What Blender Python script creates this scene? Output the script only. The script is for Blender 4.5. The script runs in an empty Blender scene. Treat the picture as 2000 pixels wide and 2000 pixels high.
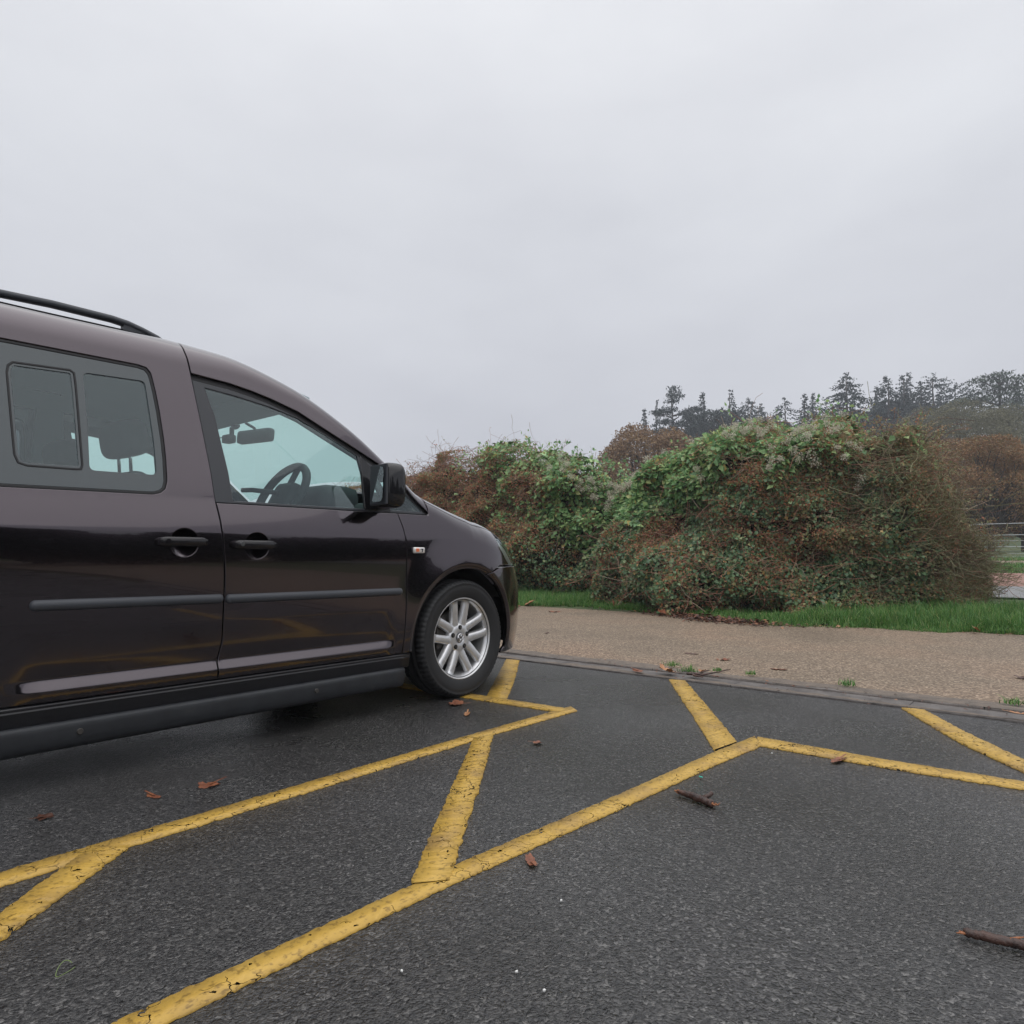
import bpy, bmesh, math, random
import numpy as np
from mathutils import Vector, Matrix, Euler
from mathutils.geometry import delaunay_2d_cdt

rng = np.random.default_rng(7)
random.seed(7)
SC = bpy.context.scene
COL = SC.collection
PI = math.pi

# ------------------------------------------------------------------ camera
CAMPOS = np.array([-2.70, -3.48, 0.744])
FPX, PHI = 1345.0, math.radians(50)
PITCH = math.atan(90 / FPX)
D0 = np.array([math.sin(PHI), math.cos(PHI), 0])
RIGHT = np.array([math.cos(PHI), -math.sin(PHI), 0])
FWD = D0 * math.cos(PITCH) + np.array([0, 0, 1]) * math.sin(PITCH)
UPV = np.cross(RIGHT, FWD)
cam = bpy.data.cameras.new("camera")
cam.sensor_width = 36
cam.lens = FPX / 2000 * 36
cam.clip_start = .05
cam.clip_end = 2000
camo = bpy.data.objects.new("camera", cam)
COL.objects.link(camo)
camo.matrix_world = Matrix([[RIGHT[i], UPV[i], -FWD[i], CAMPOS[i]] for i in range(3)] + [[0, 0, 0, 1]])
SC.camera = camo

# ------------------------------------------------------------------ sky, sun, exposure
SUN_EL, SUN_AZ = math.radians(66), math.radians(-115)
W = bpy.data.worlds.new("World")
SC.world = W
W.use_nodes = True
nt = W.node_tree
nt.nodes.clear()
def nd(t, kind, **kw):
    n = t.nodes.new(kind)
    for k, v in kw.items():
        if k in n.inputs.keys() if isinstance(k, str) else False:
            n.inputs[k].default_value = v
        else:
            setattr(n, k, v)
    return n
def ramp(t, stops, interp='LINEAR'):
    n = t.nodes.new('ShaderNodeValToRGB')
    n.color_ramp.interpolation = interp
    e = n.color_ramp.elements
    while len(e) < len(stops):
        e.new(.5)
    for i, (p, c) in enumerate(stops):
        e[i].position = p
        e[i].color = (*c, 1) if len(c) == 3 else c
    return n
sky = nd(nt, 'ShaderNodeTexSky', sky_type='NISHITA', sun_disc=False, sun_elevation=SUN_EL, sun_rotation=PI / 2 - SUN_AZ)
tc = nd(nt, 'ShaderNodeTexCoord')
sep = nd(nt, 'ShaderNodeSeparateXYZ')
nt.links.new(tc.outputs['Generated'], sep.inputs[0])
grad = ramp(nt, [(0, (.505, .512, .556)), (.12, (.53, .54, .585)), (.45, (.615, .628, .665)), (.65, (.72, .73, .76)), (1, (1.42, 1.43, 1.46))])
nt.links.new(sep.outputs['Z'], grad.inputs[0])
mp = nd(nt, 'ShaderNodeMapping')
mp.inputs['Scale'].default_value = (1.2, 1.2, 3.2)
nt.links.new(tc.outputs['Generated'], mp.inputs[0])
cl = nd(nt, 'ShaderNodeTexNoise')
cl.inputs['Scale'].default_value = 1.6
cl.inputs['Detail'].default_value = 5
cl.inputs['Roughness'].default_value = .5
nt.links.new(mp.outputs[0], cl.inputs['Vector'])
clr = ramp(nt, [(.28, (.90, .90, .91)), (.72, (1.09, 1.09, 1.08))])
nt.links.new(cl.outputs['Fac'], clr.inputs[0])
mul = nd(nt, 'ShaderNodeMix', data_type='RGBA', blend_type='MULTIPLY')
mul.inputs[0].default_value = 1
nt.links.new(grad.outputs[0], mul.inputs[6])
nt.links.new(clr.outputs[0], mul.inputs[7])
b1 = nd(nt, 'ShaderNodeBackground'); b1.inputs['Strength'].default_value = .06
b2 = nd(nt, 'ShaderNodeBackground'); b2.inputs['Strength'].default_value = 1.0
nt.links.new(sky.outputs[0], b1.inputs[0]); nt.links.new(mul.outputs[2], b2.inputs[0])
mx = nd(nt, 'ShaderNodeMixShader'); mx.inputs[0].default_value = .93
nt.links.new(b1.outputs[0], mx.inputs[1]); nt.links.new(b2.outputs[0], mx.inputs[2])
wo = nd(nt, 'ShaderNodeOutputWorld')
nt.links.new(mx.outputs[0], wo.inputs[0])
sl = bpy.data.lights.new("sun", 'SUN')
sl.energy = .9
sl.angle = math.radians(110)
sl.color = (1, .97, .93)
so = bpy.data.objects.new("sun", sl)
COL.objects.link(so)
sd = Vector((math.cos(SUN_EL) * math.cos(SUN_AZ), math.cos(SUN_EL) * math.sin(SUN_AZ), math.sin(SUN_EL)))
so.rotation_euler = sd.to_track_quat('Z', 'Y').to_euler()
SC.view_settings.view_transform = 'Standard'
SC.view_settings.look = 'None'
SC.view_settings.exposure = .32
SC.view_settings.gamma = 1
SC.view_settings.use_curve_mapping = False
SC.cycles.max_bounces = 8
SC.cycles.transparent_max_bounces = 16

# ------------------------------------------------------------------ helpers
def link(o, parent=None):
    COL.objects.link(o)
    if parent is not None:
        o.parent = parent
    return o
def tag(o, label=None, cat=None, group=None, kind=None):
    if label: o['label'] = label
    if cat: o['category'] = cat
    if group: o['group'] = group
    if kind: o['kind'] = kind
    return o
def thing(name, label, cat, loc=(0, 0, 0), group=None):
    o = bpy.data.objects.new(name, None)
    o.empty_display_size = .1
    o.location = loc
    link(o)
    return tag(o, label, cat, group)
def mesh_np(name, V, F, mat, parent=None, smooth=False, loc=None):
    """V (n,3), F list of int arrays (m,3) or (m,4)"""
    if not isinstance(F, list): F = [F]
    F = [np.asarray(f, np.int32) for f in F if len(f)]
    me = bpy.data.meshes.new(name)
    V = np.asarray(V, np.float32)
    me.vertices.add(len(V)); me.vertices.foreach_set('co', V.ravel())
    ls = np.concatenate([np.full(len(f), f.shape[1], np.int32) for f in F])
    idx = np.concatenate([f.ravel() for f in F])
    me.loops.add(len(idx)); me.loops.foreach_set('vertex_index', idx)
    st = np.concatenate([[0], np.cumsum(ls)[:-1]]).astype(np.int32)
    me.polygons.add(len(ls)); me.polygons.foreach_set('loop_start', st); me.polygons.foreach_set('loop_total', ls)
    if smooth: me.polygons.foreach_set('use_smooth', np.ones(len(ls), bool))
    me.update(calc_edges=True)
    me.materials.append(mat)
    o = bpy.data.objects.new(name, me)
    if loc is not None: o.location = loc
    return link(o, parent)
def bm_obj(name, bm, mat, parent=None, smooth=False, loc=None):
    me = bpy.data.meshes.new(name)
    bm.to_mesh(me); bm.free()
    if smooth:
        for p in me.polygons: p.use_smooth = True
    me.materials.append(mat)
    o = bpy.data.objects.new(name, me)
    if loc is not None: o.location = loc
    return link(o, parent)
def mirror(o, parent=None):
    c = o.copy(); c.scale.y = -c.scale.y; c.location.y = -c.location.y
    link(c, parent or o.parent)
    for ch in o.children: link(ch.copy(), c)
    return c
def box(bm, c, s, rot=None, bev=0):
    r = bmesh.ops.create_cube(bm, size=1)
    M = Matrix.Translation(c) @ (rot.to_4x4() if rot else Matrix()) @ Matrix.Diagonal((*s, 1))
    bmesh.ops.transform(bm, matrix=M, verts=r['verts'])
    if bev:
        es = list({e for v in r['verts'] for e in v.link_edges})
        bmesh.ops.bevel(bm, geom=es, offset=bev, segments=2, affect='EDGES', profile=.6)
def tubes(paths, rads, sides=6, caps=True):
    """paths (n,k,3) rads (n,k) -> verts, quads, caps"""
    paths = np.asarray(paths, float); rads = np.asarray(rads, float)
    n, k, _ = paths.shape
    t = np.gradient(paths, axis=1); t /= np.maximum(np.linalg.norm(t, axis=-1, keepdims=True), 1e-9)
    ref = np.where(np.abs(t[..., 2:3]) > .9, np.array([1., 0, 0]), np.array([0., 0, 1]))
    a = np.cross(t, ref); a /= np.maximum(np.linalg.norm(a, axis=-1, keepdims=True), 1e-9)
    b = np.cross(t, a)
    an = np.arange(sides) * 2 * PI / sides
    ring = a[:, :, None] * np.cos(an)[None, None, :, None] + b[:, :, None] * np.sin(an)[None, None, :, None]
    V = (paths[:, :, None] + ring * rads[:, :, None, None]).reshape(-1, 3)
    base = (np.arange(n)[:, None, None] * k + np.arange(k - 1)[None, :, None]) * sides
    i = np.arange(sides)[None, None]; j = (i + 1) % sides
    Q = np.stack([base + i, base + j, base + sides + j, base + sides + i], -1).reshape(-1, 4)
    F = [Q]
    if caps and sides <= 4:
        e0 = (np.arange(n) * k * sides)[:, None] + np.arange(sides)[None]
        e1 = e0 + (k - 1) * sides
        F += [e0[:, ::-1], e1]
    elif caps:
        tri = []
        for q in range(n):
            o0 = q * k * sides; o1 = o0 + (k - 1) * sides
            for m in range(1, sides - 1):
                tri.append((o0, o0 + m + 1, o0 + m)); tri.append((o1, o1 + m, o1 + m + 1))
        F.append(np.array(tri))
    return V, F
def tube_obj(name, pts, r, mat, parent=None, sides=8, smooth=True):
    pts = np.asarray(pts, float)
    r = np.broadcast_to(np.asarray(r, float), (len(pts),))
    V, F = tubes(pts[None], r[None], sides)
    return mesh_np(name, V, F, mat, parent, smooth)
def lathe(name, prof, mat, parent, seg=64, smooth=True, rmod=None):
    """profile of (radius, y) turned about the y axis"""
    prof = np.asarray(prof, float); k = len(prof)
    th = np.arange(seg) * 2 * PI / seg
    R = np.repeat(prof[None, :, 0], seg, 0)
    if rmod is not None: R = rmod(R, prof, th)
    V = np.stack([R * np.cos(th)[:, None], np.repeat(prof[None, :, 1], seg, 0), R * np.sin(th)[:, None]], -1).reshape(-1, 3)
    i = np.arange(seg)[:, None] * k + np.arange(k - 1)[None]; j = ((np.arange(seg) + 1) % seg)[:, None] * k + np.arange(k - 1)[None]
    Q = np.stack([i, i + 1, j + 1, j], -1).reshape(-1, 4)
    return mesh_np(name, V, Q, mat, parent, smooth)
def noise1(x, seed=0):
    x = np.asarray(x, float); r = np.random.default_rng(seed).uniform(-1, 1, 512)
    i = np.floor(x).astype(int); f = x - i; f = f * f * (3 - 2 * f)
    return r[i % 512] * (1 - f) + r[(i + 1) % 512] * f
def noise2(x, y, seed=0):
    g = np.random.default_rng(seed).uniform(-1, 1, (128, 128))
    i = np.floor(x).astype(int); j = np.floor(y).astype(int); f = x - i; h = y - j
    f = f * f * (3 - 2 * f); h = h * h * (3 - 2 * h)
    a = g[i % 128, j % 128]; b = g[(i + 1) % 128, j % 128]; c = g[i % 128, (j + 1) % 128]; d = g[(i + 1) % 128, (j + 1) % 128]
    return (a * (1 - f) + b * f) * (1 - h) + (c * (1 - f) + d * f) * h

# ------------------------------------------------------------------ materials
def mat(name, col, rough=.5, metal=0., spec=.5, coat=0., coat_r=.03):
    m = bpy.data.materials.new(name); m.use_nodes = True
    b = m.node_tree.nodes['Principled BSDF']
    b.inputs['Base Color'].default_value = (*col, 1)
    b.inputs['Roughness'].default_value = rough
    b.inputs['Metallic'].default_value = metal
    b.inputs['Specular IOR Level'].default_value = spec
    b.inputs['Coat Weight'].default_value = coat
    b.inputs['Coat Roughness'].default_value = coat_r
    return m
def P(m): return m.node_tree.nodes['Principled BSDF']
def noise_on(m, scale, stops, sock='Base Color', detail=4, rough=.6, coord='Object', stretch=None):
    t = m.node_tree
    c = nd(t, 'ShaderNodeTexCoord'); n = nd(t, 'ShaderNodeTexNoise')
    n.inputs['Scale'].default_value = scale; n.inputs['Detail'].default_value = detail; n.inputs['Roughness'].default_value = rough
    src = c.outputs[coord]
    if stretch:
        q = nd(t, 'ShaderNodeMapping'); q.inputs['Scale'].default_value = stretch
        t.links.new(src, q.inputs[0]); src = q.outputs[0]
    t.links.new(src, n.inputs['Vector'])
    r = ramp(t, stops); t.links.new(n.outputs['Fac'], r.inputs[0])
    t.links.new(r.outputs[0], P(m).inputs[sock])
    return n, r
def bump_on(m, scale, strength, dist, detail=3, kind='noise'):
    t = m.node_tree
    c = nd(t, 'ShaderNodeTexCoord')
    n = nd(t, 'ShaderNodeTexNoise' if kind == 'noise' else 'ShaderNodeTexVoronoi')
    n.inputs['Scale'].default_value = scale
    if kind == 'noise': n.inputs['Detail'].default_value = detail
    t.links.new(c.outputs['Object'], n.inputs['Vector'])
    b = nd(t, 'ShaderNodeBump'); b.inputs['Strength'].default_value = strength; b.inputs['Distance'].default_value = dist
    t.links.new(n.outputs['Fac' if kind == 'noise' else 'Distance'], b.inputs['Height'])
    t.links.new(b.outputs[0], P(m).inputs['Normal'])
def leaf_mat(name, stops, rough=.5, trans=.25, spec=.4):
    """each leaf (mesh island) takes its own colour from the ramp"""
    m = mat(name, (.1, .1, .1), rough, 0, spec)
    t = m.node_tree
    g = nd(t, 'ShaderNodeNewGeometry'); r = ramp(t, stops)
    t.links.new(g.outputs['Random Per Island'], r.inputs[0])
    t.links.new(r.outputs[0], P(m).inputs['Base Color'])
    if trans:
        tl = nd(t, 'ShaderNodeBsdfTranslucent'); ms = nd(t, 'ShaderNodeMixShader'); ms.inputs[0].default_value = trans
        t.links.new(r.outputs[0], tl.inputs[0])
        t.links.new(P(m).outputs[0], ms.inputs[1]); t.links.new(tl.outputs[0], ms.inputs[2])
        t.links.new(ms.outputs[0], t.nodes['Material Output'].inputs[0])
    return m
def glass_mat(name, tint, ior=1.5):
    m = bpy.data.materials.new(name); m.use_nodes = True
    t = m.node_tree; t.nodes.clear()
    o = nd(t, 'ShaderNodeOutputMaterial'); tr = nd(t, 'ShaderNodeBsdfTransparent'); gl = nd(t, 'ShaderNodeBsdfGlossy'); mxx = nd(t, 'ShaderNodeMixShader')
    tr.inputs[0].default_value = (*tint, 1); gl.inputs['Roughness'].default_value = .0; gl.inputs['Color'].default_value = (.84, .96, 1, 1)
    # Schlick reflectance of a thin pane, the same from both sides
    g = nd(t, 'ShaderNodeNewGeometry'); d = nd(t, 'ShaderNodeVectorMath', operation='DOT_PRODUCT')
    t.links.new(g.outputs['Incoming'], d.inputs[0]); t.links.new(g.outputs['Normal'], d.inputs[1])
    ab = nd(t, 'ShaderNodeMath', operation='ABSOLUTE'); t.links.new(d.outputs['Value'], ab.inputs[0])
    om = nd(t, 'ShaderNodeMath', operation='SUBTRACT'); om.inputs[0].default_value = 1; t.links.new(ab.outputs[0], om.inputs[1])
    pw = nd(t, 'ShaderNodeMath', operation='POWER'); pw.inputs[1].default_value = 5; t.links.new(om.outputs[0], pw.inputs[0])
    ma = nd(t, 'ShaderNodeMath', operation='MULTIPLY_ADD'); ma.inputs[1].default_value = .92; ma.inputs[2].default_value = .09; t.links.new(pw.outputs[0], ma.inputs[0])
    t.links.new(ma.outputs[0], mxx.inputs[0]); t.links.new(tr.outputs[0], mxx.inputs[1]); t.links.new(gl.outputs[0], mxx.inputs[2]); t.links.new(mxx.outputs[0], o.inputs[0])
    return m

M = {}
# car paint: dark purple-brown metallic under clear coat, with road film on the lowest part
m = mat('car_paint', (.066, .053, .062), .13, 1., .5, 1., .02); P(m).inputs['Coat IOR'].default_value = 1.5
t = m.node_tree
c = nd(t, 'ShaderNodeTexCoord'); s = nd(t, 'ShaderNodeSeparateXYZ'); n = nd(t, 'ShaderNodeTexNoise')
n.inputs['Scale'].default_value = 9; n.inputs['Detail'].default_value = 8
t.links.new(c.outputs['Object'], s.inputs[0]); t.links.new(c.outputs['Object'], n.inputs['Vector'])
mr = nd(t, 'ShaderNodeMapRange'); mr.inputs[1].default_value = .52; mr.inputs[2].default_value = .26; mr.inputs[3].default_value = 0; mr.inputs[4].default_value = .30
t.links.new(s.outputs['Z'], mr.inputs[0])
mm = nd(t, 'ShaderNodeMath', operation='MULTIPLY'); t.links.new(mr.outputs[0], mm.inputs[0]); t.links.new(n.outputs['Fac'], mm.inputs[1])
mr2 = nd(t, 'ShaderNodeMapRange'); mr2.inputs[3].default_value = .015; mr2.inputs[4].default_value = .5
t.links.new(mm.outputs[0], mr2.inputs[0]); t.links.new(mr2.outputs[0], P(m).inputs['Coat Roughness'])
mc = nd(t, 'ShaderNodeMix', data_type='RGBA'); mc.inputs[6].default_value = (.066, .053, .062, 1); mc.inputs[7].default_value = (.082, .080, .084, 1)
t.links.new(mm.outputs[0], mc.inputs[0]); t.links.new(mc.outputs[2], P(m).inputs['Base Color'])
M['paint'] = m
M['trim'] = mat('grey_black_plastic', (.045, .05, .06), .5); bump_on(M['trim'], 900, .25, .0006)
M['sill'] = mat('textured_black_plastic', (.022, .025, .03), .55)
noise_on(M['sill'], 12, [(.3, (.016, .018, .022)), (.62, (.026, .029, .034)), (.8, (.05, .05, .048))], detail=8)
bump_on(M['sill'], 700, .4, .001)
M['sillgloss'] = mat('satin_black_sill', (.02, .02, .023), .3)
M['frame'] = mat('satin_black_frame', (.035, .038, .045), .35)
M['seal'] = mat('rubber_seal', (.008, .008, .010), .55)
M['frit'] = mat('black_glass_border', (.030, .045, .052), .03, 0, .9)
M['dark'] = mat('dark_underbody', (.008, .008, .009), .9)
M['liner'] = mat('wheel_arch_liner', (.007, .007, .008), .85)
M['glass'] = glass_mat('tinted_glass', (.75, .92, .88), 1.5)
M['privacy'] = glass_mat('privacy_glass', (.09, .10, .11), 1.5)
M['headliner'] = mat('headliner_cloth', (.33, .40, .43), .95)
M['inner'] = mat('interior_plastic', (.020, .025, .029), .7)
M['seat'] = mat('seat_cloth', (.022, .027, .032), .9)
M['tyre'] = mat('tyre_rubber', (.014, .0145, .016), .62); bump_on(M['tyre'], 300, .2, .001)
M['rim'] = mat('silver_alloy', (.72, .73, .75), .36, .75); noise_on(M['rim'], 14, [(.3, (.74, .75, .77)), (.75, (.60, .60, .60))], detail=6)
M['chrome'] = mat('chrome', (.8, .8, .82), .12, 1)
M['black'] = mat('gloss_black', (.012, .012, .014), .08)
M['brake'] = mat('brake_disc', (.09, .085, .08), .5, .7)
M['mirror'] = mat('mirror_glass', (.85, .88, .9), .01, 1)
M['lens'] = mat('clear_lamp_lens', (.75, .72, .70), .08, .3, .6, 1)
M['amber'] = mat('amber_bulb', (.75, .19, .07), .3)
M['lampglass'] = glass_mat('headlamp_lens', (.9, .92, .92), 1.45)
M['lampdark'] = mat('headlamp_bowl', (.80, .83, .82), .28, 1.)
HW=0.897
def pchip(xk,yk,xq):
    xk=np.asarray(xk,float);yk=np.asarray(yk,float);h=np.diff(xk);dl=np.diff(yk)/h
    m=np.zeros(len(xk));m[0]=dl[0];m[-1]=dl[-1]
    for i in range(1,len(xk)-1):
        if dl[i-1]*dl[i]>0:
            w1=2*h[i]+h[i-1];w2=h[i]+2*h[i-1];m[i]=(w1+w2)/(w1/dl[i-1]+w2/dl[i])
    q=np.clip(xq,xk[0],xk[-1]);i=np.clip(np.searchsorted(xk,q)-1,0,len(xk)-2)
    t=(q-xk[i])/h[i];t2=t*t;t3=t2*t
    v=(2*t3-3*t2+1)*yk[i]+(t3-2*t2+t)*h[i]*m[i]+(-2*t3+3*t2)*yk[i+1]+(t3-t2)*h[i]*m[i+1]
    return v+np.where(xq<xk[0],(xq-xk[0])*m[0],0)+np.where(xq>xk[-1],(xq-xk[-1])*m[-1],0)
_zs=np.linspace(-.1,2.2,2301)
def _sm(v,sig):
    n=int(sig*4/0.001);w=np.exp(-.5*(np.arange(-n,n+1)*.001/sig)**2);w/=w.sum()
    return np.convolve(np.pad(v,n,mode='reflect',reflect_type='odd'),w,'valid')
def _pc(k,sig): return _sm(pchip([a for a,b in k],[b for a,b in k],_zs),sig)
def _ln(k,sig): return _sm(np.interp(_zs,[a for a,b in k],[b for a,b in k]),sig)
_hi=[(.76,0.),(.84,.0015),(.96,.015),(1.0,.022),(1.2,.061),(1.45,.112),(1.7,.167),(2.1,.255)]
SIDE_B=_pc([(.10,.05),(.18,.030),(.27,.018),(.42,.011),(.62,.003)]+_hi,.018)
CREASE=_ln([(-.1,0),(.845,0),(.965,.014),(2.2,.014)],.004)
FACET=_ln([(-.1,0),(.24,0),(.29,-.010),(.316,-.012),(.350,.006),(.40,.003),(.50,0),(2.2,0)],.003)
def sstep(a,b,x):
    t=np.clip((x-a)/(b-a),0,1);return t*t*(3-2*t)
U0,LN,BX=0.12,0.80,0.0
def nose_len(z): return pchip([.1,.25,.40,.55,.66,.75,.85,.95,1.1],[.69,.75,.785,.775,.73,.665,.58,.50,.40],z)
ZT=[(-4.,1.58),(-3.5,1.612),(-2.6,1.626),(-2.0,1.629),(-1.6,1.633),(-1.3,1.6155),(-1.0,1.5375),(-.7,1.387),(-.4,1.166),(-.3,1.09),(-.15,1.037),(.1,.968),(.35,.908),(.6,.806),(.92,.746)]
RT=[(-4.,.16),(-1.6,.16),(-1.2,.12),(-.9,.10),(-.45,.09),(-.25,.12),(0.,.16),(.3,.18),(.92,.14)]
TH1=math.radians(80)
ARCHES=[(0.0,.315,.385),(-2.681,.315,.385)]
NE=2.4
def xof(u,z):
    ph=np.clip((u-U0)/LN,0,1)*math.pi/2
    return np.where(u<U0,u,U0+nose_len(z)*np.maximum(np.sin(ph),1e-9)**(2/NE))
def uof(x,z):
    q=np.clip((x-U0)/nose_len(z),0,1)**(NE/2)
    return np.where(x<U0,x,U0+np.arcsin(q)/(math.pi/2)*LN)
def side(u,z):
    """how far the body side lies inside its widest plane"""
    f=sstep(-2.05,-1.96,u)*(1-sstep(-.55,-.48,u))
    i=np.clip((z+.1)/.001,0,2299.999);a=i.astype(int);t=i-a
    g=lambda T: T[a]*(1-t)+T[a+1]*t
    v=g(SIDE_B)+f*g(FACET)+g(CREASE)*np.ones_like(f);x=xof(u,z)
    for cx in (0.,-2.681):
        d=np.sqrt((x-cx)**2+(z-.313)**2);h=sstep(.1,.4,z)
        v=v-.022*(1-sstep(.30,.58,d))*h+.012*(1-sstep(.372,.404,d))*h
    return v
def sec(u):
    """start of the roof rounding, its length, radius and start angle at each station"""
    u=np.asarray(u,float);zt=pchip(*zip(*ZT),u);R=pchip(*zip(*RT),u);tau=np.full_like(u,.2)
    for _ in range(3):
        z0=zt-R*(math.sin(TH1)-np.sin(tau))
        tau=np.arctan((side(u,z0+.004)-side(u,z0-.004))/.008)
    z0=zt-R*(math.sin(TH1)-np.sin(tau))
    return z0,R*(TH1-tau),R,tau
def send(u,k=1.0):
    z0,al,_,_=sec(u);return z0+k*al
def scen(u):
    z0,al,R,tau=sec(u);return z0+al+HW-(side(u,z0)+R*(np.cos(tau)-math.cos(TH1)))
def S(u,s):
    """body surface of the right-hand side: u along the car, s up the section"""
    u=np.asarray(u,float);s=np.asarray(s,float)
    z0,arcL,R,tau=sec(u);q=np.clip(s-z0,0,None);th=tau+np.minimum(q,arcL)/R
    zz=np.minimum(s,z0);inn=side(u,zz)
    inn=inn+R*(np.cos(tau)-np.cos(th));zz=zz+R*(np.sin(th)-np.sin(tau))
    rest=np.clip(q-arcL,0,None);ln=HW-(side(u,z0)+R*(np.cos(tau)-math.cos(TH1)))
    k=np.clip(rest/np.maximum(ln,.01),0,1)
    inn=inn+ln*k;zz=zz+ln*.5/math.tan(TH1)*(1-(1-k)**2)
    ph=np.clip((u-U0)/LN,0,1)*math.pi/2
    inn=inn+(HW-inn)*(1-np.maximum(np.cos(ph),1e-9)**(2/NE))
    return np.stack([xof(u,zz),-(HW-inn),zz],-1)
def SN(u,s):
    e=.002;a=S(u+e,s)-S(u-e,s);b=S(u,s+e)-S(u,s-e)
    n=np.cross(a,b);return n/np.maximum(np.linalg.norm(n,axis=-1,keepdims=True),1e-12)

# ------------------------------------------------------------------ panels cut from the body surface
def resample(poly, step):
    poly = np.asarray(poly, float); out = []
    for a, b in zip(poly, np.roll(poly, -1, 0)):
        k = max(1, int(np.linalg.norm(b - a) / step))
        out += [a + (b - a) * i / k for i in range(k)]
    return np.array(out)
def area(p):
    q = np.roll(p, -1, 0); return .5 * np.sum(p[:, 0] * q[:, 1] - q[:, 0] * p[:, 1])
def ccw(p):
    p = np.asarray(p, float); return p if area(p) > 0 else p[::-1]
def inset(p, d):
    e = np.roll(p, -1, 0) - p; e /= np.maximum(np.linalg.norm(e, axis=1, keepdims=True), 1e-9)
    n = np.stack([-e[:, 1], e[:, 0]], 1); m = n + np.roll(n, 1, 0); l = np.linalg.norm(m, axis=1, keepdims=True)
    m = m / np.maximum(l, 1e-6); c = np.clip(np.sum(m * n, 1, keepdims=True), .45, 1)
    return p + m * d / c
def pip(pts, poly):
    x, y = pts[:, 0], pts[:, 1]; r = np.zeros(len(pts), bool)
    for a, b in zip(poly, np.roll(poly, -1, 0)):
        c = (a[1] > y) != (b[1] > y)
        if c.any(): r ^= c & (x < (b[0] - a[0]) * (y - a[1]) / (b[1] - a[1] + 1e-15) + a[0])
    return r
def rounded(poly, r, seg=6):
    """round the corners of a polygon"""
    poly = np.asarray(poly, float); out = []; n = len(poly)
    for i in range(n):
        p, a, b = poly[i], poly[i - 1], poly[(i + 1) % n]
        u, v = a - p, b - p; lu, lv = np.linalg.norm(u), np.linalg.norm(v); u /= lu; v /= lv
        ang = math.acos(np.clip(np.dot(u, v), -1, 1)); t = min(r / math.tan(ang / 2), lu * .45, lv * .45)
        s, e = p + u * t, p + v * t
        for k in range(seg + 1):
            q = k / seg; out.append((1 - q) ** 2 * s + 2 * q * (1 - q) * p + q * q * e)
    return np.array(out)
SL = np.unique(np.round(np.concatenate([np.arange(.1, .3, .02), np.arange(.28, .362, .003), np.arange(.37, .82, .02), np.arange(.825, .87, .006), np.arange(.88, 1.1, .02), np.arange(1.1, 2.5, .011)]), 4))
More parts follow.
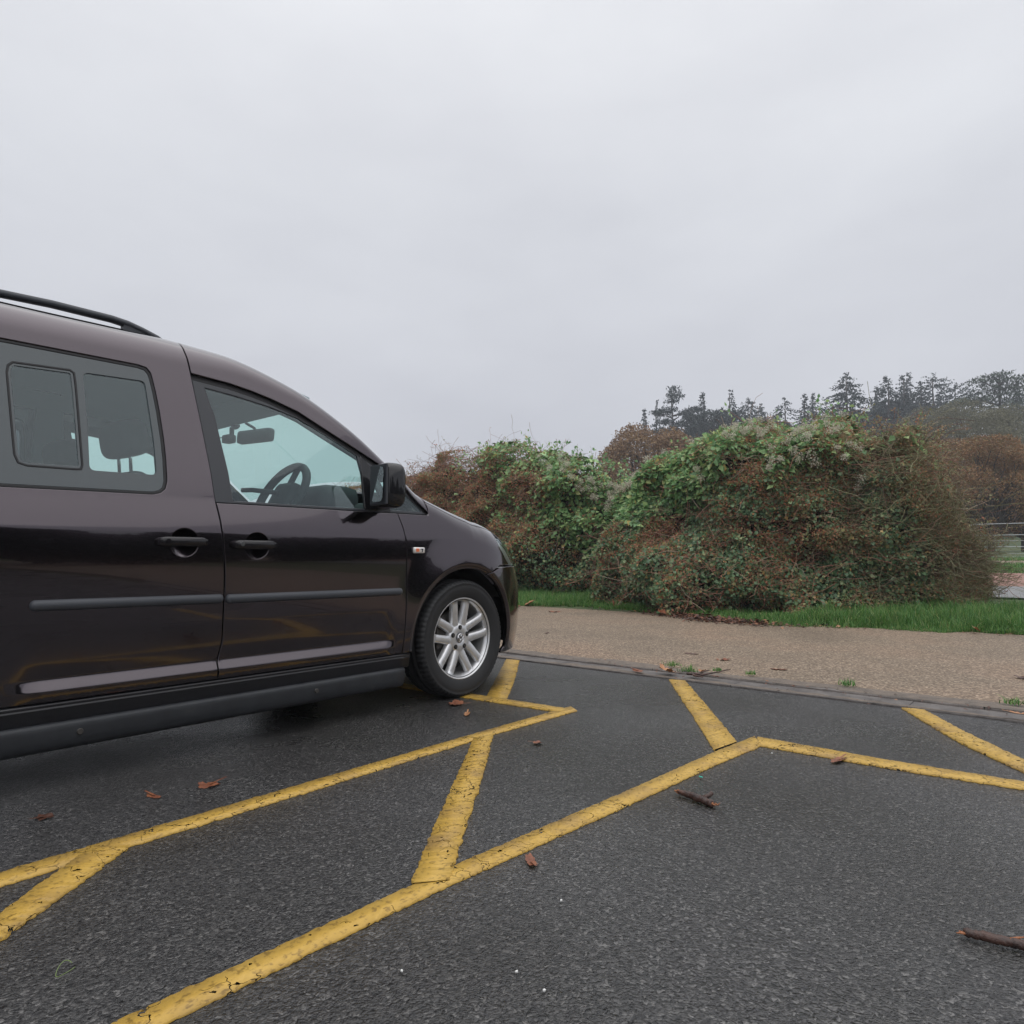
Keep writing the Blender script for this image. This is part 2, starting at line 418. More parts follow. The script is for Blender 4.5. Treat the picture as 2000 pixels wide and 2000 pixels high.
def panel(name, poly, mt, parent, holes=(), gu=.035, depth=0., bev=.003, gap=.0025, th=.014, step=.014, mir=True, label=None, ss=SL, arch=False):
    outs = [inset(resample(ccw(poly), step), gap)] + [inset(resample(ccw(h), step)[::-1], 0) for h in holes]
    inn = [inset(p, bev) for p in outs]; inn2 = [inset(p, bev + .006) for p in outs]
    lo, hi = outs[0].min(0), outs[0].max(0)
    U, G = np.meshgrid(np.arange(lo[0], hi[0], gu), ss[(ss > lo[1]) & (ss < hi[1])], indexing='ij')
    g = np.stack([U.ravel(), G.ravel()], 1)
    k = pip(g, inn2[0])
    for h in inn2[1:]: k &= ~pip(g, h)
    g = g[k]
    if arch:   # rows of points that follow the wheel arch, so its lip shades cleanly
        d = np.hypot(xof(g[:, 0], g[:, 1]), g[:, 1] - .313); g = g[d > .475]; rows = []
        for r_ in (.379, .383, .387, .391, .395, .399, .403, .408, .415, .424, .434, .446, .460):
            a_ = np.arange(-.6, PI + .6, .011 / r_ * .9); zz = .313 + r_ * np.sin(a_); rows.append(np.stack([uof(r_ * np.cos(a_), zz), zz], 1))
        rows = np.concatenate(rows); k = pip(rows, inn2[0])
        for h in inn2[1:]: k &= ~pip(rows, h)
        g = np.concatenate([g, rows[k]])
    loops = []; pts = []; kind = []
    for a, b in zip(outs, inn):
        loops.append((len(pts), len(a))); pts += list(a); kind += [1] * len(a)
        loops.append((len(pts), len(b))); pts += list(b); kind += [0] * len(b)
    pts += list(g); kind += [0] * len(g)
    edges = [(s + i, s + (i + 1) % n) for s, n in loops for i in range(n)]
    rv, re, rf, ov, _, _ = delaunay_2d_cdt([Vector(p) for p in pts], edges, [], 0, 1e-6)
    V2 = np.array([tuple(v) for v in rv]); kd = np.array([max(kind[i] for i in o) if o else 0 for o in ov])
    T = np.array([f for f in rf if len(f) == 3]); cen = V2[T].mean(1)
    ok = pip(cen, outs[0])
    for h in outs[1:]: ok &= ~pip(cen, h)
    T = T[ok]; a2 = V2[T]
    ar = np.cross(a2[:, 1] - a2[:, 0], a2[:, 2] - a2[:, 0]); T = T[np.abs(ar) > 1e-10]; ar = ar[np.abs(ar) > 1e-10]
    T[ar < 0] = T[ar < 0][:, ::-1]
    nrm = SN(V2[:, 0], V2[:, 1])
    V = S(V2[:, 0], V2[:, 1]) - nrm * (depth + kd * bev * .8)[:, None]
    od = {}; o3 = []; base = 0
    for a, b in zip(outs, inn):
        d = S(a[:, 0], a[:, 1]) - S(b[:, 0], b[:, 1]); d /= np.maximum(np.linalg.norm(d, axis=1, keepdims=True), 1e-9); o3.append(d)
        for i in range(len(a)): od[base + i] = d[i]
        base += 2 * len(a)
    NN = nrm.copy()
    for q, o in enumerate(ov):
        for i in o:
            if i in od: NN[q] = nrm[q] * .6 + od[i] * .8; break
    Q = []; VV = [V]; nv = len(V); NV = [NN]
    for o, d in zip(outs, o3):
        N = SN(o[:, 0], o[:, 1]); B = S(o[:, 0], o[:, 1])
        n = len(o); VV += [B - N * (depth + bev * .8), B - N * (depth + th)]; NV += [N * .3 + d, d]
        i = np.arange(n); j = (i + 1) % n
        Q.append(np.stack([nv + j, nv + i, nv + n + i, nv + n + j], 1)); nv += 2 * n
    ob = mesh_np(name, np.concatenate(VV), [T, np.concatenate(Q)], mt, parent, True)
    NV = np.concatenate(NV); NV /= np.maximum(np.linalg.norm(NV, axis=1, keepdims=True), 1e-9)
    ob.data.normals_split_custom_set_from_vertices([tuple(v) for v in NV])
    if label: ob['label'] = label
    if mir: mirror(ob)
    return ob

CAR = thing('parked_car', 'dark purple-brown van-like car parked nose to the kerb, cut off at the left edge', 'car', (0, 0, 0))
us = lambda a, b, n: np.linspace(a, b, n)
top_line = lambda a, b, n, k=1.: [(u, float(send(u, k))) for u in us(a, b, n)]
BG = [(-1.370, .278), (-1.371, .339), (-1.355, .425), (-1.356, .50), (-1.357, .57), (-1.357, .657), (-1.361, .73), (-1.368, .81), (-1.376, .888), (-1.387, .962), (-1.391, 1.0), (-1.398, 1.081), (-1.424, 1.274), (-1.453, 1.474)]
FG = [(-.442, .278), (-.434, .366), (-.427, .511), (-.426, .628), (-.429, .803), (-.440, .886), (-.463, .966)]
SEAM = [(-1.460, 1.522), (-1.466, 1.576), (-1.465, 1.64)]
SEALT = [(-1.453, 1.477), (-1.295, 1.467), (-1.2, 1.453), (-1.109, 1.434), (-.977, 1.397), (-.84, 1.334), (-.692, 1.268), (-.552, 1.204), (-.413, 1.124), (-.354, 1.056), (-.29, 1.003), (-.262, .980), (-.258, .967)]
SLWIN = [(-2.082, 1.466), (-1.654, 1.470), (-1.624, 1.465), (-1.608, 1.446), (-1.602, 1.423), (-1.594, 1.38), (-1.583, 1.3), (-1.573, 1.194), (-1.569, 1.114), (-1.569, 1.03), (-1.577, 1.0), (-1.594, .984), (-1.622, .976), (-2.082, .968), (-2.105, .975), (-2.122, .998), (-2.13, 1.05), (-2.13, 1.40), (-2.122, 1.44), (-2.105, 1.46)]
PANE = [(-2.066, 1.354), (-2.062, 1.38), (-2.047, 1.395), (-1.878, 1.404), (-1.864, 1.394), (-1.86, 1.354), (-1.853, 1.205), (-1.847, 1.062), (-1.853, 1.046), (-1.868, 1.044), (-2.011, 1.042), (-2.037, 1.050), (-2.048, 1.078), (-2.056, 1.197)]
CLEAR = rounded([(-1.838, 1.401), (-1.630, 1.411), (-1.622, 1.33), (-1.609, 1.189), (-1.604, 1.052), (-1.828, 1.048), (-1.829, 1.209)], .02)
hcirc = lambda cx, cz, r, n=28: [(cx + r * math.cos(a), cz + r * math.sin(a)) for a in np.arange(n) * 2 * PI / n]
H1, H2 = hcirc(-1.517, .802, .053), hcirc(-1.225, .794, .053)
XL = -2.165
# sliding door and the body side above it
poly = [(XL, .278)] + BG + SEAM + [(u, s) for u, s in top_line(-1.465, XL, 12, .95)]
SD = panel('sliding_door', poly, M['paint'], CAR, [SLWIN, H1], mir=False)
SDM = mirror(SD)
FD = panel('front_door', BG[:10] + FG[::-1], M['paint'], CAR, [H2], mir=False)
FDM = mirror(FD)
# cant rail running down into the windscreen pillar
panel('windscreen_pillar', SEAM + top_line(-1.465, -.28, 40, 1.02) + [(-.255, .99)] + SEALT[::-1], M['paint'], CAR, gu=.012, step=.009)
# wing
arcp = lambda a0, a1, n, r=.372: [(float(uof(r * math.cos(a), .313 + r * math.sin(a))), .313 + r * math.sin(a)) for a in np.linspace(a0, a1, n)]
A0 = PI - math.asin((.278 - .313) / .372); A1 = math.radians(65.5)
bonl = lambda a, b, n: [(u, float(send(u, .50 + .12 * sstep(.0, .2, u)))) for u in us(a, b, n)]
wing = [(-.442, .278)] + arcp(A0, A1, 44) + [(.182, .687), (.205, .700), (.30, .705), (.268, .745), (.240, .80), (.232, .845), (.238, .872)] + bonl(.238, -.25, 16) + [(-.253, .99), (-.258, .967)] + FG[::-1][:-1]
panel('front_wing', wing, M['paint'], CAR, gu=.018, step=.008, arch=True)
panel('bonnet', bonl(-.245, .235, 16) + [(.30, .872), (.345, .835), (.40, .79), (.60, .80), (.9, .78)] + [(u, float(scen(u))) for u in us(.9, -.245, 14)], M['paint'], CAR, gu=.03)
panel('roof', top_line(-3.47, -.93, 34, 1.0) + [(u, float(scen(u))) for u in us(-.93, -3.47, 12)], M['paint'], CAR, gu=.06)
panel('windscreen', [(u, s + .02) for u, s in top_line(-.92, -.34, 24, 1.03)] + [(u, float(scen(u))) for u in us(-.34, -.92, 10)], M['glass'], CAR, gu=.05, gap=0, bev=.001, th=.003)
# bumper and lamps
bl = [(.148, .648), (.182, .681), (.205, .694), (.30, .698), (.92, .69)]
panel('front_bumper', [(.22, .20)] + arcp(math.radians(-12), A1 + .01, 24)[0:] + bl[1:] + [(.92, .20)], M['paint'], CAR, gu=.018, step=.008, th=.02, arch=True)
HL = [(.30, .704), (.268, .745), (.240, .80), (.232, .845), (.240, .868), (.30, .868), (.345, .832), (.40, .785), (.47, .74), (.47, .704)]
hl = panel('headlight', HL, M['lampdark'], CAR, gu=.02, depth=.016, mir=False)
panel('lens', HL, M['lampglass'], hl, gu=.02, depth=.001, th=.03, mir=False)
mirror(hl)
panel('grille', [(.475, .70), (.92, .70), (.92, .765), (.6, .785), (.475, .745)], M['black'], CAR, gu=.03, depth=.012)
# rear body (outside the picture)
rarc = [(-2.681 + .372 * math.cos(a), .313 + .372 * math.sin(a)) for a in np.linspace(A0, PI - A0, 30)]
panel('rear_quarter', [(-3.47, .278)] + rarc + [(XL, .278)] + [(u, s) for u, s in top_line(XL, -3.47, 14, .95)], M['paint'], CAR, [rounded([(-3.36, 1.0), (-2.26, .98), (-2.24, 1.45), (-3.33, 1.45)], .05)], gu=.04)
panel('rear_window', rounded([(-3.37, .99), (-2.25, .97), (-2.23, 1.46), (-3.34, 1.46)], .05), M['frit'], CAR, gu=.06, depth=.006, gap=0)
ss_ = np.concatenate([np.linspace(.22, 1.5, 30), np.linspace(1.5, 2.3, 30)])
sec_ = S(np.full(60, -3.475), ss_); tail = np.concatenate([sec_, (sec_ * [1, -1, 1])[::-1]])
mesh_np('tailgate', tail, [np.arange(120)[None, ::-1]], M['paint'], CAR)

# glass, frames and seals
wf = BG[9:] + SEALT
GL = [(-1.397, 1.431), (-1.269, 1.42), (-1.113, 1.399), (-.98, 1.370), (-.84, 1.312), (-.735, 1.264), (-.672, 1.234), (-.655, 1.153), (-.645, 1.054), (-.635, .978), (-1.313, .974), (-1.324, 1.088), (-1.365, 1.323)]
QL = rounded([(-.50, .981), (-.50, 1.14), (-.44, 1.105), (-.373, 1.046), (-.305, .992), (-.30, .981)], .012)
for door, in ((FD,), (FDM,)):
    pass
fr = panel('window_frame', BG[9:13] + [(-1.449, 1.45)] + [(u, s - .022) for u, s in SEALT[:-2]] + [(-.264, .967)], M['frame'], FD, [GL, QL], depth=.006, gap=.001, gu=.03, mir=False)
link(fr.copy(), FDM)
sl_ = panel('window_seal', [(u, s + .012) for u, s in SEALT[:-1]] + [(u, s - .036) for u, s in SEALT[:-1]][::-1], M['seal'], FD, depth=.0155, gap=0, mir=False, gu=.03)
link(sl_.copy(), FDM)
for nm, pl, mt in (('window_glass', GL, 'glass'), ('quarter_glass', QL, 'glass')):
    g = panel(nm, inset(ccw(pl), -.004), M[mt], FD, depth=.011, gap=0, bev=.0005, th=.002, mir=False, gu=.05)
    link(g.copy(), FDM)
ib = lambda p, d: inset(resample(ccw(p), .012), d)
r_ = panel('window_rubber', SLWIN, M['seal'], SD, [ib(SLWIN, .011)], depth=.004, gap=0, mir=False); link(r_.copy(), SDM)
r_ = panel('window_surround', ib(SLWIN, .0115), M['frit'], SD, [ib(PANE, 0), CLEAR], depth=.006, gap=0, bev=.001, mir=False, gu=.04); link(r_.copy(), SDM)
r_ = panel('pane_gasket', ib(PANE, .0), M['seal'], SD, [ib(PANE, .006)], depth=.004, gap=0, bev=.001, mir=False); link(r_.copy(), SDM)
r_ = panel('pane_border', ib(PANE, .006), M['frit'], SD, [rounded(ib(PANE, .014), .001, 1)], depth=.007, gap=0, bev=.001, mir=False); link(r_.copy(), SDM)
g1 = panel('sliding_pane', ib(PANE, .012), M['glass'], SD, depth=.011, gap=0, bev=.0005, th=.002, mir=False)
g2 = panel('window_glass', inset(ccw(CLEAR), -.006), M['glass'], SD, depth=.011, gap=0, bev=.0005, th=.002, mir=False)
for g in (g1, g2):
    q = g.copy(); q.data = g.data.copy(); q.data.materials[0] = M['privacy']; link(q, SDM)
# handles: a dish in the door skin and a bar across it
def handle(door, doorm, cu, cs, u0, u1, zc, key):
    rr = np.array([0, .2, .4, .6, .8, .9, 1.]); n = 28; th = np.arange(n) * 2 * PI / n
    V = []
    for r in rr:
        pu, ps = cu + .0545 * r * np.cos(th), cs + .0545 * r * np.sin(th)
        V.append(S(pu, ps) - SN(pu, ps) * (.002 + .020 * (1 - r ** 2.2)))
    V = np.concatenate(V); i = np.arange(len(rr) - 1)[:, None] * n + np.arange(n)[None]; j = np.arange(len(rr) - 1)[:, None] * n + (np.arange(n)[None] + 1) % n
    d = mesh_np('handle_recess', V, np.stack([i, j, j + n, i + n], -1).reshape(-1, 4), M['paint'], door, True); link(d.copy(), doorm)
    k = 22; q = np.linspace(0, 1, k); uu = u0 + (u1 - u0) * q
    hh = .0175 * np.minimum(1, np.sqrt(np.maximum(1 - (np.abs(q - .5) * 2) ** 9, 0)) + .02); out = .022 + .016 * np.sin(PI * q)
    cen = S(uu, np.full(k, zc)) + SN(uu, np.full(k, zc)) * (out - .009)[:, None]
    sd_ = 12; an = np.arange(sd_) * 2 * PI / sd_
    se = np.sign(np.sin(an)) * np.abs(np.sin(an)) ** .8; ce = np.sign(np.cos(an)) * np.abs(np.cos(an)) ** .8
    V = cen[:, None] + np.stack([np.zeros((k, sd_)), -se[None] * .011 * np.ones((k, 1)) * (hh / .0175)[:, None], ce[None] * hh[:, None]], -1)
    V = V.reshape(-1, 3); i = np.arange(k - 1)[:, None] * sd_ + np.arange(sd_)[None]; j = np.arange(k - 1)[:, None] * sd_ + (np.arange(sd_)[None] + 1) % sd_
    e0 = np.arange(sd_)[None]; F = [np.stack([i, j, j + sd_, i + sd_], -1).reshape(-1, 4), e0[:, ::-1], e0 + (k - 1) * sd_]
    h = mesh_np('door_handle', V, F, M['blackpaint'], door, True); hm = link(h.copy(), doorm)
    # feet that join the bar to the door
    for uq in (u0 + .018, u1 - .018):
        bm = bmesh.new()
        p = S(np.array(uq), np.array(zc)); box(bm, (p[0], p[1] - .006, p[2]), (.03, .04, .024), None, .006)
        h2 = bm_obj('handle_mount', bm, M['blackpaint'], door); link(h2.copy(), doorm)
    p = S(np.array(u0 + .03), np.array(zc)); bm = bmesh.new()
    bmesh.ops.create_cone(bm, cap_ends=True, segments=20, radius1=.0095, radius2=.0085, depth=.006, matrix=Matrix.Translation((p[0], p[1] - .0325, p[2] + .002)) @ Matrix.Rotation(PI / 2, 4, 'X'))
    l = bm_obj('lock_barrel' if key else 'lock_cover', bm, M['chrome'] if key else M['blackpaint'], door); link(l.copy(), doorm)
M['blackpaint'] = mat('handle_paint', (.010, .009, .011), .14, 0, .45)
handle(SD, SDM, -1.517, .802, -1.620, -1.436, .804, False)
handle(FD, FDM, -1.225, .794, -1.336, -1.150, .797, True)
# rubbing strips
def strip(door, doorm, u0, u1, z0, z1):
    e_ = .016 / (u1 - u0); q = np.concatenate([e_ * (1 - np.cos(np.linspace(0, PI / 2, 9))), np.linspace(e_, 1 - e_, 24)[1:-1], 1 - e_ * (1 - np.cos(np.linspace(PI / 2, 0, 9)))]); k = len(q); uu = u0 + (u1 - u0) * q
    e = np.minimum(1, np.minimum(uu - u0, u1 - uu) / .016); e = np.sqrt(np.maximum(1 - (1 - e) ** 2, .0)) * .97 + .03
    zc = z0 + (z1 - z0) * q
    prof = [(-.0185, -.003), (-.0175, .007), (-.010, .0135), (.0, .016), (.009, .0145), (.0165, .009), (.0185, -.003)]
    V = np.stack([S(uu, zc + a * e) + SN(uu, zc) * (b * e + (.0))[:, None] for a, b in prof], 1).reshape(-1, 3); n = len(prof)
    i = np.arange(k - 1)[:, None] * n + np.arange(n - 1)[None]
    o = mesh_np('rubbing_strip', V, [np.stack([i, i + n, i + n + 1, i + 1], -1).reshape(-1, 4), np.arange(n)[None], (np.arange(n) + (k - 1) * n)[None, ::-1]], M['trim'], door, True)
    link(o.copy(), doorm)
strip(SD, SDM, -2.0, -1.361, .592, .587)
strip(FD, FDM, -1.352, -.455, .585, .581)
# side repeater lamp
bm = bmesh.new(); p = S(np.array(-.353), np.array(.783))
box(bm, (p[0], p[1] - .004, p[2]), (.074, .016, .031), None, .0075)
rp = bm_obj('side_repeater', bm, M['lens'], CAR, True)
bm = bmesh.new(); box(bm, (p[0] - .014, p[1] - .0105, p[2] + .001), (.022, .006, .017), None, .002)
bm_obj('indicator_bulb', bm, M['amber'], rp)
bm = bmesh.new(); box(bm, (p[0] + .018, p[1] - .0105, p[2]), (.005, .006, .018), Euler((0, .4, 0)).to_matrix(), .001); box(bm, (p[0] + .012, p[1] - .0105, p[2] + .006), (.014, .006, .004), None, .001)
bm_obj('lamp_rib', bm, M['black'], rp)
mirror(rp)
# sills
def extr(name, prof, u0, u1, mt, k=30):
    uu = np.linspace(u0, u1, k); n = len(prof)
    V = np.stack([np.stack([uu, np.full(k, -(HW - a)), np.full(k, z)], -1) for a, z in prof], 1).reshape(-1, 3)
    i = np.arange(k - 1)[:, None] * n + np.arange(n - 1)[None]
    o = mesh_np(name, V, [np.stack([i, i + n, i + n + 1, i + 1], -1).reshape(-1, 4), np.arange(n)[None], (np.arange(n) + (k - 1) * n)[None, ::-1]], mt, CAR, True)
    mirror(o); return o
extr('sill_strip', [(.06, .276), (.0125, .275), (.0105, .272), (.0105, .268), (.014, .265), (.014, .262), (.0115, .259), (.0115, .256), (.0145, .253), (.020, .215), (.026, .208), (.06, .206)], -2.30, -.392, M['sillgloss'])
extr('sill_cover', [(.07, .212), (.014, .211), (.006, .207), (.003, .199), (.003, .188), (.006, .160), (.011, .138), (.020, .124), (.040, .116), (.08, .113), (.25, .125)], -2.32, -.43, M['sill'])
for ux, uz in ((-1.84, .172), (-.93, .172)):
    bm = bmesh.new()
    bmesh.ops.create_cone(bm, cap_ends=True, segments=18, radius1=.011, radius2=.008, depth=.006, matrix=Matrix.Translation((ux, -HW + .001, uz)) @ Matrix.Rotation(PI / 2, 4, 'X'))
    bm_obj('sill_screw', bm, M['brake'], CAR)
# roof rail
rz = [(-3.2, -.60, 1.60), (-3.1, -.61, 1.657), (-2.9, -.615, 1.668), (-2.5, -.62, 1.670), (-2.06, -.62, 1.668), (-1.9, -.62, 1.675), (-1.70, -.62, 1.674), (-1.64, -.62, 1.668), (-1.585, -.62, 1.655), (-1.53, -.625, 1.636), (-1.49, -.63, 1.612)]
rl = np.array(rz) - np.array([0, 0, .009]); k = len(rl); prof = [(-.022, -.005), (-.019, .008), (-.008, .0135), (.010, .0135), (.020, .008), (.022, -.006), (.012, -.0115), (-.012, -.0115)]
V = np.stack([rl + np.array([0, a, b]) for a, b in prof], 1).reshape(-1, 3); n = len(prof)
i = np.arange(k - 1)[:, None] * n + np.arange(n)[None]; j = np.arange(k - 1)[:, None] * n + (np.arange(n)[None] + 1) % n
rr_ = mesh_np('roof_rail', V, [np.stack([i, j, j + n, i + n], -1).reshape(-1, 4), np.arange(n)[None], (np.arange(n) + (k - 1) * n)[None, ::-1]], M['trim'], CAR, True)
bm = bmesh.new()
vs = [bm.verts.new((x, y, z)) for y in (-.635, -.605) for x, z in ((-1.66, 1.60), (-1.66, 1.663), (-1.585, 1.644), (-1.49, 1.607), (-1.49, 1.595))]
bm.faces.new(vs[:5]); bm.faces.new(vs[5:][::-1])
for a in range(5): bm.faces.new((vs[a], vs[5 + a], vs[5 + (a + 1) % 5], vs[(a + 1) % 5]))
bm_obj('rail_foot', bm, M['trim'], rr_); mirror(rr_)
# door mirror
def blob(name, c, r, e, mt, parent, rot=None, nu=28, nv=18, taper=0):
    a = np.linspace(-PI / 2, PI / 2, nv); b = np.arange(nu) * 2 * PI / nu
    f = lambda w, p: np.sign(w) * np.abs(w) ** p
    X = f(np.cos(a), e)[:, None] * f(np.cos(b), e)[None]; Y = f(np.cos(a), e)[:, None] * f(np.sin(b), e)[None]; Z = np.repeat(f(np.sin(a), e)[:, None], nu, 1)
    V = np.stack([X * r[0] * (1 + taper * Z), Y * r[1] * (1 + taper * Z), Z * r[2]], -1).reshape(-1, 3)
    if rot is not None: V = V @ np.array(rot.to_matrix()).T
    V += np.array(c)
    i = np.arange(nv - 1)[:, None] * nu + np.arange(nu)[None]; j = np.arange(nv - 1)[:, None] * nu + (np.arange(nu)[None] + 1) % nu
    return mesh_np(name, V, np.stack([i, j, j + nu, i + nu], -1).reshape(-1, 4), mt, parent, True)
mrot = Euler((0, 0, math.radians(-7)))
mh = blob('door_mirror', (-.605, -.965, 1.083), (.060, .080, .106), .5, M['black'], CAR, mrot)
bm = bmesh.new(); box(bm, (0, 0, 0), (.012, .140, .190), mrot.to_matrix(), .006)
bm_obj('mirror_bezel', bm, M['frame'], mh, False, (-.663, -.966, 1.083))
bm = bmesh.new(); vv = [bm.verts.new(p) for p in [(0, a, b) for a, b in rounded([(-.060, -.082), (.060, -.078), (.054, .082), (-.054, .082)], .03)]]
bm.faces.new(vv[::-1]); bmesh.ops.transform(bm, matrix=Euler((0, math.radians(3), math.radians(-14))).to_matrix().to_4x4(), verts=bm.verts)
bm_obj('mirror_glass', bm, M['mirror'], mh, False, (-.6715, -.966, 1.083))
bm = bmesh.new(); box(bm, (-.59, -.885, 1.0), (.07, .10, .05), None, .015)
bm_obj('mirror_arm', bm, M['black'], mh)
mirror(mh)
panel('mirror_base', [(-.66, .972), (-.655, 1.235), (-.60, 1.19), (-.52, 1.12), (-.505, .972)], M['black'], FD, depth=.002, gap=0, mir=False)

# wheel
def wheel(loc, flip):
    w = bpy.data.objects.new('wheel', None); w.location = loc; link(w, CAR)
    if flip: w.scale.y = -1
    prof = [(.205, -.080), (.2185, -.090), (.226, -.094), (.240, -.099), (.262, -.104), (.278, -.104), (.290, -.101), (.2915, -.1025), (.300, -.098), (.3075, -.089), (.3120, -.078), (.3140, -.062), (.3145, -.052), (.3085, -.050), (.3085, -.042), (.3150, -.040), (.3160, -.014), (.3095, -.012), (.3095, -.003), (.3160, -.001)]
    prof = prof + [(r, -y) for r, y in prof[::-1]]
    def tread(R, p, th):
        s = (np.arange(len(th)) % 4 < 1)[:, None]
        z = ((p[:, 0] > .299) & (np.abs(p[:, 1]) > .0515))[None]
        return R - .006 * (s & z)
    lathe('tyre', prof, M['tyre'], w, 288, True, tread)
    rim = lathe('rim', [(.219, -.086), (.217, -.0885), (.2125, -.0885), (.209, -.084), (.2065, -.076), (.200, -.070), (.196, -.050), (.190, .06), (.205, .085)], M['rim'], w, 96)
    lathe('brake_disc', [(.02, -.012), (.145, -.012), (.147, -.006), (.147, .006), (.02, .006)], M['brake'], w, 48)
    lathe('hub_back', [(.001, .03), (.195, .03)], M['dark'], w, 40)
    bm = bmesh.new(); box(bm, (-.105, .0, .03), (.07, .06, .17), None, .01); bm_obj('brake_caliper', bm, M['brake'], w)
    # ten spokes in five pairs
    for b in range(5):
        for sgn in (-1, 1):
            a0 = PI / 2 + b * 2 * PI / 5 + sgn * math.radians(29); a1 = PI / 2 + b * 2 * PI / 5 + sgn * math.radians(13.4)
            p0 = np.array([math.cos(a0), math.sin(a0)]) * .058; p1 = np.array([math.cos(a1), math.sin(a1)]) * .203
            n = 9; V = []
            for q in np.linspace(0, 1, n):
                c2 = p0 + (p1 - p0) * q; tdir = (p1 - p0) / np.linalg.norm(p1 - p0); nn = np.array([-tdir[1], tdir[0]])
                wd = .0186 - .001 * q + .003 * (1 - q) ** 3 + .003 * max(0, q - .85) / .15; yo = -.062 - .014 * math.sin(q * PI * .52) ** 1.3
                for a, dy in ((-1.25, .030), (-1.12, .006), (-.86, .0015), (-.2, .0), (.2, .0), (.86, .0015), (1.12, .006), (1.25, .030)):
                    x, z = c2 + nn * wd * a; V.append((x, yo + dy, z))
            m8 = 8; i = np.arange(n - 1)[:, None] * m8 + np.arange(m8 - 1)[None]
            mesh_np('spoke', V, [np.stack([i, i + 1, i + m8 + 1, i + m8], -1).reshape(-1, 4), np.arange(m8)[None], (np.arange(m8) + (n - 1) * m8)[None, ::-1]], M['rim'], w, True)
    lathe('hub_plate', [(.001, -.0655), (.034, -.0655), (.037, -.067), (.066, -.064), (.076, -.058), (.078, -.03)], M['rim'], w, 48)
    for b in range(5):
        a = PI / 2 + b * 2 * PI / 5; x, z = .056 * math.cos(a), .056 * math.sin(a)
        bm = bmesh.new()
        bmesh.ops.create_cone(bm, cap_ends=True, segments=16, radius1=.0125, radius2=.0125, depth=.004, matrix=Matrix.Translation((x, -.0655, z)) @ Matrix.Rotation(PI / 2, 4, 'X'))
        bm_obj('bolt_hole_shade', bm, M['dark'], w)  # solid dark disc, its colour stands in for shade in the bolt recess
        bm = bmesh.new()
        bmesh.ops.create_cone(bm, cap_ends=True, segments=6, radius1=.0075, radius2=.007, depth=.004, matrix=Matrix.Translation((x, -.069, z)) @ Matrix.Rotation(PI / 2, 4, 'X'))
        bm_obj('wheel_bolt', bm, M['brake'], w)
    cap = lathe('centre_cap', [(.001, -.072), (.024, -.0715), (.0275, -.068)], M['black'], w, 40)
    # raised chrome emblem: ring with a V over a W
    lathe('emblem_ring', [(.0215, -.0715), (.022, -.0738), (.0245, -.0738), (.025, -.0705)], M['chrome'], cap, 40)
    def stroke(pts, wd=.0032):
        V = []; F = []
        for (x0, z0), (x1, z1) in zip(pts, pts[1:]):
            d = np.array([x1 - x0, z1 - z0]); d /= np.linalg.norm(d); nn = np.array([-d[1], d[0]]) * wd / 2; o = len(V)
            for yy in (-.0738, -.0708):
                for (x, z), sg in (((x0, z0), 1), ((x0, z0), -1), ((x1, z1), -1), ((x1, z1), 1)):
                    V.append((x + nn[0] * sg, yy, z + nn[1] * sg))
            F += [(o, o + 1, o + 2, o + 3), (o, o + 4, o + 5, o + 1), (o + 1, o + 5, o + 6, o + 2), (o + 2, o + 6, o + 7, o + 3), (o + 3, o + 7, o + 4, o)]
        return np.array(V), np.array(F)
    V, F = stroke([(-.0085, .0195), (0, .0025), (.0085, .0195)]); mesh_np('emblem_letter', V, F, M['chrome'], cap)
    V, F = stroke([(-.0185, .010), (-.0085, -.0185), (0, -.0035), (.0085, -.0185), (.0185, .010)]); mesh_np('emblem_letter', V, F, M['chrome'], cap)
    return w
w0 = wheel((0, -.782, .314), False)
for loc, fl in (((0, .782, .314), True), ((-2.681, -.782, .314), False), ((-2.681, .782, .314), True)):
    c = w0.copy(); c.location = loc; c.scale.y = -1 if fl else 1; link(c, CAR)
    for ch in w0.children:
        q = link(ch.copy(), c)
        for g in ch.children: link(g.copy(), q)
# arch liners
for cx in (0, -2.681):
    an = np.linspace(.55 if cx == 0 else -.25, PI + .25, 28)
    V = np.concatenate([np.stack([cx + r * np.cos(an), np.full(28, y), .313 + r * np.sin(an)], -1) for r, y in ((.385, -.845), (.395, -.83), (.40, -.55), (.05, -.55))])
    i = np.arange(27)[None] + np.arange(3)[:, None] * 28
    o = mesh_np('arch_liner', V, np.stack([i, i + 1, i + 29, i + 28], -1).reshape(-1, 4), M['liner'], CAR, True); mirror(o)

